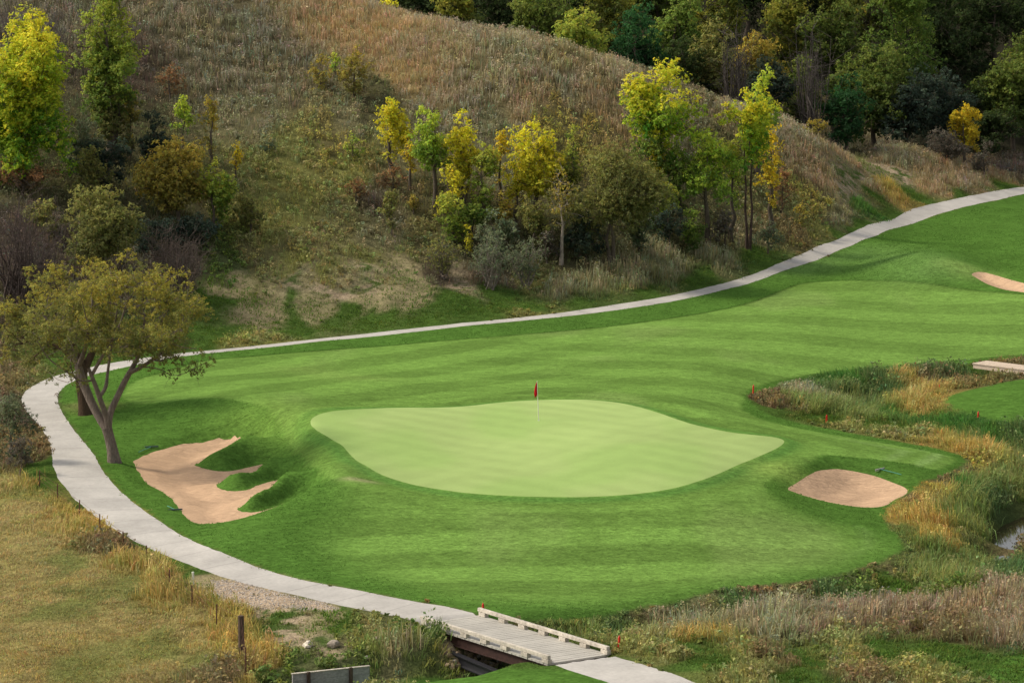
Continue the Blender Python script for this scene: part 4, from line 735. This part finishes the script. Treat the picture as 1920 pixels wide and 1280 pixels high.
# the wood beyond the crest: px, centre base y via distance Y, top y, width, palette
WOOD = [ (700,335,-60,120,'forest_shade','dark tree at the far left end of the wood, above the crest'),
 (728,322,2,36,'yellow','small yellow treetop poking over the crest at the top'),
 (862,332,-20,112,'foresty','olive-brown rounded tree above the crest left of the dark gap'),
 (790,345,-90,100,'forest_shade','black-green tree behind the olive-brown tree'),
 (935,350,-90,90,'forest_shade','dark hollow tree in the gap left of the first green tree'),
 (1010,340,-40,125,'forest','green tree with ochre edges behind the light green tree'),
 (1088,330,18,118,'ygreen2','light green tree with amber right side just over the crest'),
 (1190,340,5,110,'dkgreen','deep green tree left of the largest yellow-green tree'),
 (1150,358,-80,120,'foresty','mid green tree high behind the deep green one'),
 (1270,350,-30,110,'green','green tree above the largest yellow-green tree'),
 (1340,346,30,100,'olive','dusky olive tree behind the lime green crest tree'),
 (1345,365,-90,110,'foresty','yellowish tree at the top edge, middle of the wood'),
 (1415,352,45,110,'amber','tree with orange autumn leaves amid the dark wood'),
 (1440,344,110,90,'bluedk','blue-green thick tree under the orange one'),
 (1500,346,85,70,'forest','narrow dark green tree with drooping sprays under the bare thicket'),
 (1470,368,-70,110,'foresty','olive gold tree at the top edge above the orange tree'),
 (1560,366,-60,120,'forest','olive-green tree at the top right of centre in the wood'),
 (1640,352,75,150,'forest','broad light-topped green tree right of the bare thicket'),
 (1586,342,138,98,'dkgreen','round deep green tree standing just behind the crest'),
 (1680,372,-70,140,'green','green tree at the top edge above the broad light-topped tree'),
 (1620,385,-110,140,'foresty','far green-gold tree at the very top right of centre'),
 (1700,350,150,110,'bluedk','grey-blue low tree right of the round deep green tree'),
 (1760,356,120,130,'bluedk','dark shadowy tree between the grey-blue tree and the right-hand slope'),
 (1770,385,-40,150,'forest_shade','very dark tree mass at the upper right'),
 (1860,392,-60,160,'forest_shade','very dark tree in the upper right corner'),
 (1800,410,-120,150,'foresty','olive tree at the very top of the upper right'),
 (1900,368,110,170,'forest','large olive-green tree on the right edge behind the golden tree'),
 (1862,362,205,100,'forest_shade','low dark green tree right of the golden tree'),
 (1930,380,60,120,'forest','olive-green tree cut by the right edge above the large one'),
 (1720,395,-80,130,'forest_shade','shadowed tree high in the wood left of the dark mass'),
 (1230,372,-110,130,'forest','dusky green tree at the top edge over the deep green tree'),
 (1060,368,-110,130,'forest_shade','dark tree at the top edge behind the light green tree'),
 (1400,385,-120,130,'forest_shade','dark tree far behind the orange-leaved tree'),
 (1520,388,-110,130,'forest_shade','dark tree far behind the bare thicket'),
 (970,375,-110,120,'forest_shade','dark tree filling the top edge left of centre in the wood'),
 (860,370,-110,130,'forest_shade','dark tree behind the olive-brown rounded tree'),
 (1940,405,-80,150,'forest_shade','dark tree beyond the right edge at the top'),
 (1820,372,150,110,'forest_shade','dark low tree behind the lone golden tree'),
 (1290,345,70,80,'forest_shade','dark tree seen between the yellow-green tree and the olive one')]
for px, Y, top, wd, pal, lab in WOOD:
    tree('woodland_tree', lab, px, 300, top, wd*1.15, pal, c0=.15, leafs=.19, dens=1.0, Y=Y, group='trees of the wood beyond the crest', nl=int(42+wd*.38))
def barewood(px, Y, top, wd, lab):
    rr = rays([(px, 200)])[0]; X_ = rr[0]*Y/rr[1]; pos = np.array([X_, Y, H(X_, Y)])
    ht = HC+rays([(px, top)])[0][2]*Y/rays([(px, top)])[0][1]-pos[2]; py_b = 640-F*0
    root = empty('bare_tree', pos, lab, 'tree'); lst = []; W = wd/F*Y/2
    for _ in range(34):
        tp = np.array([R.normal()*W*.5, R.normal()*W*.5, ht*R.uniform(.6, 1.)]); L_ = limb(np.array([R.normal()*.2, R.normal()*.2, 0]), tp, .07, .012, n_=6, wob=.07, sides=4); lst.append(L_); p = L_[0]
        for _ in range(8): k_ = R.integers(2, 6); lst.append((np.array([p[k_], p[k_]+R.normal(size=3)*.9+[0, 0, .5]]), [.025, .006], 3))
    v, f, c_ = tubes(lst, (.10, .085, .075)); new_mesh('branches', v, f, c_, M_bark, parent=root)
barewood(1520, 342, 55, 90, 'leafless grey-purple tree amid the wood above the crest')
barewood(1380, 341, 60, 60, 'thin leafless tree left of the orange-leaved tree in the wood')

for a in [('bare_bush','leafless purple-brown bush at the left edge below the rust shrub',30,560,350,150,(.10,.075,.065),40,None),
          ('bare_bush','leafless dark bush behind the leaning tree, lower left',75,600,430,130,(.07,.055,.05),34,None),
          ('bare_bush','leafless bush right of the olive bush, above the leaning tree crown',335,545,425,120,(.13,.10,.085),36,None),
          ('bare_bush','leafless grey bush at the left edge, topmost',20,90,0,90,(.15,.125,.11),26,None),
          ('bare_bush','leafless grey-brown bush left of the slender yellow-green tree at the top',95,120,0,90,(.13,.11,.10),26,None),
          ('bare_bush','spindly half bare bush in front of the understory beside the grassy bank',915,540,440,70,(.20,.17,.14),14,'sage'),
          ('bare_bush','spindly greyish bush below the pale bare trunk',985,540,450,60,(.20,.17,.14),14,'sage'),
          ('bare_bush','small bare shrub on the crest of the grassy bank',830,520,455,50,(.16,.13,.11),12,'olive')]:
    bare(a[0], a[1], *a[2:6], col=a[6], nst=a[7], pal=a[8])

# the two old trees inside the path bend, limbs traced, each limb at its own depth
def old_tree(label, bpx, bpy_, limbs, lobes_px, seed, bark, pal='fore'):
    pos = cast(bpx, bpy_); root = empty('old_tree', pos, label, 'tree'); Yb = pos[1]; lst = []; ends = []
    def wp(px, py, dy=0):
        r_ = rays([(px, py)])[0]; t = (Yb+dy)/r_[1]; return np.array([r_[0]*t, r_[1]*t, HC+r_[2]*t])-pos
    for L_ in limbs:
        P = np.array([wp(a, b_, c_) for a, b_, c_, _ in L_]); rad = np.array([q_[3] for q_ in L_]); P = np.hstack([P, rad[:, None]]); P = chaikin(P, 2, False)
        lst.append((P[:, :3], P[:, 3], 10)); ends.append(P)
    allp = np.vstack(ends); lob = []
    for (cx, cy, rx, ry, nn, dy) in lobes_px:
        mj = [(R.uniform(0, 2*pi), R.random()**.4, R.normal()*2.0) for _ in range(max(5, nn//3))]
        for _ in range(nn):
            a_, rd, y_ = mj[R.integers(0, len(mj))]; py_ = cy+sin(a_)*ry*rd+R.normal()*11
            p = wp(cx+cos(a_)*rx*rd+R.normal()*17, py_, dy+y_+R.normal()*.5); lob.append([*p, R.uniform(.32, .66)])
    lob = np.array(lob)
    ok = allp[:, 2] > 3.0
    lst += grow_limbs(allp[ok, :3], allp[ok, 3], lob, .09)
    for L_ in lob:
        for _ in range(3): e_ = L_[:3]+R.normal(size=3)*.4; lst.append((np.array([L_[:3], (L_[:3]+e_)/2+R.normal(size=3)*.05, e_]), [.010, .007, .003], 3))
    v, f, c_ = tubes(lst, bark); new_mesh('trunk', v, f, c_, M_bark, parent=root, smooth=True)
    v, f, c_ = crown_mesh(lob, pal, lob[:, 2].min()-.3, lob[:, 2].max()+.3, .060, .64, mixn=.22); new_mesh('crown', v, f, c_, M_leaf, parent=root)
old_tree('leaning grey-barked tree with forked trunk in front, inside the bend of the path', 214, 866,
 [[(215,872,0,.42),(212,850,0,.30),(207,826,0,.27),(200,802,0,.27)],
  [(201,806,0,.22),(188,786,.2,.22),(170,752,.4,.22),(154,712,.6,.24),(146,684,.7,.20),(132,655,.8,.12),(112,622,.9,.08),(80,590,.9,.05)],
  [(146,690,.7,.15),(160,655,.2,.12),(165,620,0,.09),(175,570,-.2,.06),(170,530,-.4,.04)],
  [(206,815,0,.20),(201,785,-.2,.16),(190,755,-.5,.14),(180,725,-.7,.12),(166,690,-.8,.09)],
  [(203,800,0,.20),(205,776,.1,.19),(216,752,.2,.17),(234,714,.3,.16),(248,690,.4,.14),(262,664,.5,.10),(268,630,.6,.08),(272,590,.6,.05)],
  [(240,700,.35,.12),(262,690,.1,.10),(284,676,0,.09),(306,660,-.2,.07),(326,636,-.4,.05),(350,600,-.5,.03)],
  [(188,742,0,.10),(199,726,.4,.10),(201,705,.8,.08),(205,675,1.1,.07),(212,630,1.3,.05),(220,580,1.5,.04)],
  [(171,705,.5,.10),(185,680,.3,.09),(200,655,0,.07),(225,610,-.6,.05),(240,560,-.8,.04)],
  [(148,712,.6,.08),(130,700,.4,.06),(112,688,.2,.045),(90,672,0,.03),(70,640,-.2,.02)]],
 [(250,578,112,72,150,0),(140,590,100,65,90,-.4),(315,600,46,64,66,0),(200,635,130,32,54,0),(340,668,34,25,9,0),(95,700,34,22,5,0)], 1, (.17,.135,.11))
old_tree('thick dark-trunked tree standing behind the leaning tree, inside the bend of the path', 162, 776,
 [[(162,782,0,.50),(160,760,0,.38),(155,730,0,.34),(152,700,0,.33),(150,680,0,.28),(140,650,0,.16),(120,610,0,.10),(95,570,0,.05)],
  [(152,706,0,.26),(164,680,.3,.24),(176,655,.5,.18),(182,625,.6,.13),(184,585,.6,.08),(190,545,.6,.05)],
  [(150,690,0,.16),(125,660,-.4,.10),(90,640,-.6,.07),(55,620,-.8,.04)]],
 [(95,585,82,66,100,.3),(55,640,42,38,36,0),(150,545,85,42,60,.5),(170,610,90,50,34,1)], 2, (.085,.055,.035))

# ------------------------------------------------------------------ solid things
class MB:
    def __init__(s): s.V = []; s.F = []
    def box(s, o, X, Y_, Z, dims, bev=0):
        """o centre; X,Y_,Z unit axes; dims full sizes"""
        o = np.array(o, float); b = len(s.V)
        for dz in (-.5, .5):
            for dx, dy in ((-.5, -.5), (.5, -.5), (.5, .5), (-.5, .5)): s.V.append(o+X*dims[0]*dx+Y_*dims[1]*dy+Z*dims[2]*dz)
        s.F += [(b, b+3, b+2, b+1), (b+4, b+5, b+6, b+7), (b, b+1, b+5, b+4), (b+1, b+2, b+6, b+5), (b+2, b+3, b+7, b+6), (b+3, b, b+4, b+7)]
        return s
    def cyl(s, p0, p1, r0, r1, n_=8, cap=True):
        v, f = tube([p0, p1], [r0, r1], n_); b = len(s.V); s.V += list(v); s.F += [tuple(int(i)+b for i in q_) for q_ in f]
        if cap: s.F.append(tuple(b+n_+i for i in range(n_))); s.F.append(tuple(b+i for i in reversed(range(n_))))
        return s
    def make(s, name, m, parent=None, bev=0, loc=None):
        me = bpy.data.meshes.new(name); V = np.array(s.V)-(np.zeros(3) if loc is None else np.array(loc)); me.from_pydata([tuple(v) for v in V], [], s.F); me.materials.append(m)
        o = bpy.data.objects.new(name, me); S.collection.objects.link(o)
        if parent is not None: o.parent = parent
        elif loc is not None: o.location = loc
        if bev: bm = o.modifiers.new('bevel', 'BEVEL'); bm.width = bev; bm.segments = 2
        return o
M_timber = mat('weathered_timber', .8, .1, ((1.5, .22), (7, .22)), (12, .4, .02), col=(.46,.41,.34))
M_deck = mat('deck_planks', .8, .2, ((.7, .14), (9, .06)), (15, .2, .01), col=(.38,.355,.31))
M_steel = mat('dark_steel', .45, .5, ((4, .2),), None, col=(.018,.018,.022))
M_rust = mat('rusty_steel', .8, .3, ((5, .3),), None, col=(.035,.014,.010))
M_red = mat('red_paint', .5, .4, ((8, .1),), None, col=(.62,.025,.012))
M_flag = mat('red_cloth', .8, .1, ((12, .12),), None, col=(.55,.004,.02), trans=.25)
M_white = mat('white_paint', .4, .5, ((6, .05),), None, col=(.72,.70,.60))
M_post = mat('fence_wood', .9, .1, ((10, .3), (30, .3)), (20, .5, .02), col=(.085,.06,.045), stretch=(1, 1, .2))
M_rustpost = mat('fence_post_steel', .8, .2, ((10, .3),), None, col=(.10,.045,.03))
M_teal = mat('rake_paint', .5, .4, ((8, .1),), None, col=(.05,.22,.17))
M_dkrake = mat('rake_head', .6, .3, ((8, .1),), None, col=(.04,.06,.08))
M_stone = mat('stone', .9, .2, ((3, .25), (12, .2)), (10, .6, .03))
M_pine = mat('new_pine', .75, .2, ((2, .08), (14, .12)), (14, .3, .01), col=(.50,.40,.30))
M_grey = mat('grey_plank', .85, .15, ((4, .2), (20, .2)), (16, .5, .02), col=(.28,.27,.26), stretch=(.2, 1, 1))
UP = np.array([0, 0, 1.])
# cart bridge
A_, D_, C_, B_ = dk; zd = .18+max(A_[2]*0, 0)
zd = .06+float(np.mean([H(*p[:2]) for p in (cast(788,1163), cast(900,1150), cast(1142,1228), cast(1030,1244))]))+.03
pA, pD, pC, pB = [(lambda r_: np.array([r_[0], r_[1], r_[2]])*((zd-HC)/r_[2])+[0, 0, HC])(rays([p])[0]) for p in ((788,1168),(900,1152),(1140,1226),(1030,1243))]
c0_ = (pA+pB+pC+pD)/4; ax1 = (pB+pC-pA-pD)/2; LEN = np.linalg.norm(ax1); ax1 = ax1/LEN; ax2 = np.cross(UP, ax1); WID = abs(np.dot((pD+pC-pA-pB)/2, ax2)); print('bridge', LEN, WID, zd)
if np.dot(pD-pA, ax2) < 0: ax2 = -ax2
br = empty('cart_bridge', (c0_[0], c0_[1], zd-.1), 'short timber cart bridge with low kerb rails over the creek at the bottom', 'bridge')
L0 = np.array(br.location); WID = max(WID, 2.5)
m = MB(); npl = int(LEN/.28)
for k_ in range(npl): m.box(c0_+ax1*((k_+.5)/npl-.5)*LEN-UP*(.04+R.uniform(0, .006)), ax1, ax2, UP, (LEN/npl-.03, WID+.1+R.uniform(-.02, .03), .08))
m.make('deck', M_deck, br, loc=L0)
for sgn in (-1, 1):
    oc_ = c0_+ax2*sgn*(WID/2-.02)
    rail = MB().box(oc_+UP*.255, ax1, ax2, UP, (LEN*1.0, .16, .15)).make('kerb_rail', M_timber, br, .012, L0)
    for k_ in range(7):
        ob = MB().box(oc_+ax1*((k_+.03)/6.06-.5+.01)*LEN*.955+UP*.084, ax1, ax2, UP, (.46, .21, .168)).make('block', M_timber, rail, .01, L0)
    g = MB(); og = c0_+ax2*sgn*(WID/2-.12)
    g.box(og-UP*.12, ax1, ax2, UP, (LEN, .22, .03)); g.box(og-UP*.32, ax1, ax2, UP, (LEN, .03, .37)); g.box(og-UP*.52, ax1, ax2, UP, (LEN, .22, .03)); g.make('girder', M_rust, br, 0, L0)
for e_ in (-1, 1):
    MB().box(c0_+ax1*e_*(LEN/2-.15)-UP*.75, ax1, ax2, UP, (.28, WID+.1, 1.3)).make('abutment', M_rust, br, 0, L0)
ps = c0_-ax2*(WID/2+.35)-ax1*LEN*.32-UP*.62
sb = MB(); pe = ps+ax1*4.6-UP*.25
dv = pe-ps; ld = np.linalg.norm(dv); dv /= ld; sd_ = np.cross(UP, dv); sd_ /= np.linalg.norm(sd_); u2 = np.cross(dv, sd_)
sb.box((ps+pe)/2, dv, sd_, u2, (ld, .30, .04)); sb.box((ps+pe)/2-u2*.2+sd_*0, dv, sd_, u2, (ld, .04, .36)); sb.box((ps+pe)/2-u2*.4, dv, sd_, u2, (ld, .30, .04))
sb.box(ps-dv*.35-u2*.22, dv, sd_, u2, (.6, .05, .05))
o = sb.make('steel_beam', M_steel, None, 0, (ps+pe)/2); o['label'] = 'black steel beam lying along the creek side under the cart bridge'; o['category'] = 'beam'
# riprap under the bridge
def rock(name, pos, s_, col, flat=.7):
    me = bpy.data.meshes.new(name); import bmesh; bm = bmesh.new(); bmesh.ops.create_icosphere(bm, subdivisions=2, radius=1)
    for v in bm.verts:
        nn = 1+.28*(vn(v.co.x*1.3+pos[0]*7, v.co.y*1.3+v.co.z+pos[1], 3)-.5)*2+.1*R.normal()*.3; v.co = Vector((v.co.x*s_*nn, v.co.y*s_*nn*.85, v.co.z*s_*nn*flat))
    bm.to_mesh(me); bm.free(); at = me.attributes.new('Col', 'FLOAT_COLOR', 'POINT'); at.data.foreach_set('color', np.tile([*col, 1], len(me.vertices)).astype(np.float32))
    me.materials.append(M_stone); o = bpy.data.objects.new(name, me); S.collection.objects.link(o); o.location = pos; o.rotation_euler = (R.uniform(-.3, .3), R.uniform(-.3, .3), R.uniform(0, 6)); return o
stc = [(.26,.19,.12),(.20,.15,.10),(.27,.25,.22),(.14,.10,.07),(.32,.25,.16)]
base = [rock('riprap_stone', (0, 0, -50), .155, c_) for c_ in stc]; cnt = 0; used = set()
for _ in range(100):
    u = R.random()*1.0; px = 836+u*95+R.normal()*4; py = 1222+R.random()*32+u*4; p = cast(px, py); b_i = R.integers(0, 5)
    if b_i in used: o = base[b_i].copy(); S.collection.objects.link(o)
    else: o = base[b_i]; used.add(b_i)
    s_ = R.uniform(.55, 1.25); o.scale = (s_, s_, s_); o.location = (p[0], p[1], p[2]+R.uniform(-.02, .12)*s_); o.rotation_euler = (R.uniform(-1, 1), R.uniform(-1, 1), R.uniform(0, 6))
    o['label'] = 'rounded brown cobble in the stone bank under the bridge'; o['category'] = 'stone'; o['group'] = 'cobbles banked under the cart bridge'
for nm, px, py, s_, c_, lb_ in [('boulder',577,1212,.24,(.62,.54,.44),'pale pointed boulder among the leafy weeds at the bottom left'),('boulder',689,1234,.13,(.5,.45,.38),'small whitish stone in the weeds right of the pale boulder'),
    ('boulder',625,1212,.30,(.30,.25,.20),'flat tan boulder on the bare soil above the weeds'),('boulder',708,1208,.34,(.24,.19,.15),'brown low boulder near the creek left of the bridge')]:
    p = cast(px, py); o = rock(nm, (p[0], p[1], p[2]+s_*.35), s_, c_); o['label'] = lb_; o['category'] = 'boulder'
# flag
p = cast(1010, 788); fl = empty('golf_flag', p, 'white flagstick with a small drooping red flag standing on the putting green', 'golf flag')
topp = np.array([-.085, 0, 2.12]); MB().cyl((0, 0, -.05), topp, .021, .016, 10).make('flagstick', M_white, fl)
V = []; Fc = []
for i in range(9):
    t = i/8
    for j in range(6):
        s_ = j/5; zf = 2.10-.68*t*(1-.0*s_); wdt = .06+.24*(t**.7) if t < .72 else .06+.24*(.72**.7)*(1-(t-.72)*1.3)
        V.append((topp[0]*(zf/2.12)-s_*wdt*(.75), .05*sin(s_*7+t*2)*t, zf-s_*(.06+.16*t)))
for i in range(8):
    for j in range(5): a = i*6+j; Fc.append((a, a+1, a+7, a+6))
fo = new_mesh('flag', V, Fc, None, M_flag, parent=fl, smooth=True); sm = fo.modifiers.new('solid', 'SOLIDIFY'); sm.thickness = .006
m = MB().cyl((0, 0, -.02), (0, 0, .004), .055, .055, 16); m.make('hole_cup', mat('cup', .5, .3, (), None, col=(.5,.5,.5)), fl)
# red hazard stakes
for px, py, hpx, lb_ in [(1412,738,16,'red stake at the left tip of the reed bed beside the fairway'),(1716,690,11,'red stake at the back of the reed bed under the fairway'),(1550,795,17,'red stake on the mown edge in front of the reed bed'),
    (1763,734,14,'leaning red stake between reed bed and right tee'),(1834,782,11,'red stake at the near edge of the right tee area'),(1850,879,11,'small faded red stake in the brush at the right'),
    (906,1147,17,'red stake behind the far kerb rail of the bridge'),(1160,1218,26,'red stake in the grass right of the bridge end')]:
    p = cast(px, py); hh = hpx/(F/p[1])*1.15; m = MB(); s_ = .045
    rot = .0; m.box((0, 0, hh/2-.1), np.array([1., 0, 0]), np.array([0, 1., 0]), UP, (s_*2, s_*1.2, hh)); b = len(m.V)
    m.V += [np.array(v) for v in ((-s_, -s_*.6, hh-.1), (s_, -s_*.6, hh-.1), (s_, s_*.6, hh-.1), (-s_, s_*.6, hh-.1), (0, 0, hh+.0))]; m.F += [(b, b+1, b+4), (b+1, b+2, b+4), (b+2, b+3, b+4), (b+3, b, b+4)]
    o = m.make('hazard_stake', M_red, None, .006); o.location = p; o.rotation_euler = (R.uniform(-.03, .03), (-.25 if px == 1763 else R.uniform(-.06, .06)), R.uniform(0, 1)); o['label'] = lb_; o['category'] = 'stake'; o['group'] = 'red hazard stakes'
# rakes
for (x0, y0), (x1, y1), lb_ in [(((260),850),(284,839),'teal-handled rake lying at the back left of the fingered bunker'),((314,951),(328,957),'dark rake at the left rim of the fingered bunker'),((1690,892),(1650,881),'rake lying behind the small oval bunker')]:
    a_ = cast(x0, y0); b_ = cast(x1, y1); a_[2] += .08; b_[2] += .06; o = empty('bunker_rake', a_, lb_, 'rake'); d_ = (b_-a_); 
    MB().cyl(np.zeros(3), d_, .02, .02, 6).make('handle', M_teal, o)
    dn = d_/np.linalg.norm(d_); sx = np.cross(dn, UP); sx /= np.linalg.norm(sx); sx = np.array([1., .35, 0])/1.06 if x0 < 400 else np.array([.75, .8, 0])/1.1
    m = MB().box(d_, sx, np.array([-sx[1], sx[0], 0]), UP, (.75, .06, .06))
    for k_ in range(9): m.box(d_+sx*(k_/8-.5)*.7-UP*.05, sx, np.array([-sx[1], sx[0], 0]), UP, (.02, .02, .09))
    m.make('rake_head', M_dkrake if x0 < 400 else M_grey, o)
# wire fence along the meadow
FP = [(74,914,18,0),(108,940,22,0),(148,971,31,0),(188,998,34,0),(231,1031,31,0),(275,1058,25,0),(317,1104,33,0),(360,1135,40,0),(406,1180,50,0),(453,1232,82,1),(461,1272,62,0)]
fe = empty('wire_fence', cast(*FP[0][:2]), 'old wire fence with thin rusty posts and one thick wooden post along the meadow', 'fence'); L0 = np.array(fe.location); tp = []
for px, py, hp, kind in FP:
    p = cast(px, py); hh = max(hp/(F/p[1]), .9); q_ = p+UP*hh+np.array([R.normal()*.03, 0, 0]); tp.append((p, q_))
    if kind: o = MB().cyl(p-UP*.3, q_, .14, .125, 12).make('post', M_post, fe, .01, L0); o['label'] = 'thick dark wooden post'
    else: MB().cyl(p-UP*.3, q_, .035, .03, 6).make('post', M_rustpost, fe, 0, L0)
lst = []
for fr in (.45, .7, .95):
    for (p0, q0), (p1, q1) in zip(tp[:-1], tp[1:]):
        a_ = p0*(1-fr)+q0*fr; b_ = p1*(1-fr)+q1*fr; lst.append((np.array([a_, (a_+b_)/2-UP*.04, b_])-L0, [.007]*3, 4))
v, f, c_ = tubes(lst, (.2, .2, .2)); new_mesh('wire', v, f, None, M_rustpost, parent=fe)
# white marker pipe
p = cast(362, 1096); e = empty('marker_pipe', p, 'short white pipe standing in the grass between fence and path', 'pipe')
MB().cyl((0, 0, -.1), (0, 0, .55), .05, .05, 10).make('pipe', M_white, e); MB().cyl((0, 0, .55), (0, 0, .59), .06, .05, 10).make('cap', M_white, e)
# small footbridge at the right
p = [cast(*q_) for q_ in ((1826,686),(1846,678))]; zf = max(p[0][2], p[1][2], 0)+.35
def onz(px, py, z_): r_ = rays([(px, py)])[0]; t = (z_-HC)/r_[2]; return np.array([r_[0]*t, r_[1]*t, z_])
a_ = onz(1827, 681, zf); b_ = onz(1846, 677, zf); c_ = onz(1975, 693, zf); c2 = onz(1950, 695, zf)
ax = (c_-b_); ax[2] = 0; ln_ = np.linalg.norm(ax); ax /= ln_; ay = np.cross(UP, ax); wd_ = 1.5
e = empty('footbridge', b_, 'narrow pale plank footbridge crossing the reeds at the right edge', 'bridge'); L0 = b_
cc = (a_+b_)/2+ax*ln_/2; m = MB(); npl = int(ln_/.2)
for k_ in range(npl): m.box(cc+ax*((k_+.5)/npl-.5)*ln_, ax, ay, UP, (ln_/npl-.012, wd_, .06))
m.make('deck', M_pine, e, 0, L0)
for s_ in (-1, 1): MB().box(cc+ay*s_*(wd_/2-.1)-UP*.16, ax, ay, UP, (ln_*.98, .12, .24)).make('beam', M_pine, e, 0, L0)
# timber retaining wall at the bottom edge
zt = cast(600, 1275)[2]+.75; a_ = onz(548, 1263, zt); b_ = onz(692, 1248, zt); ax = b_-a_; ln_ = np.linalg.norm(ax); ax /= ln_; ay = np.cross(UP, ax)
e = empty('retaining_wall', (a_+b_)/2-UP*1.2, 'low grey timber retaining wall at the bottom edge among weeds', 'wall'); L0 = np.array(e.location)
m = MB()
for k_ in range(4): m.box((a_+b_)/2-UP*(.15+k_*.3), ax, ay, UP, (ln_, .09, .292))
m.make('planks', M_grey, e, .006, L0); MB().box((a_+b_)/2+UP*.012, ax, ay, UP, (ln_+.04, .14, .04)).make('cap_board', M_timber, e, .005, L0)
for fr in (.2, .75): MB().box(a_+ax*ln_*fr-ay*.10-UP*.6, ax, ay, UP, (.13, .10, 1.3)).make('post', M_post, e, .006, L0)
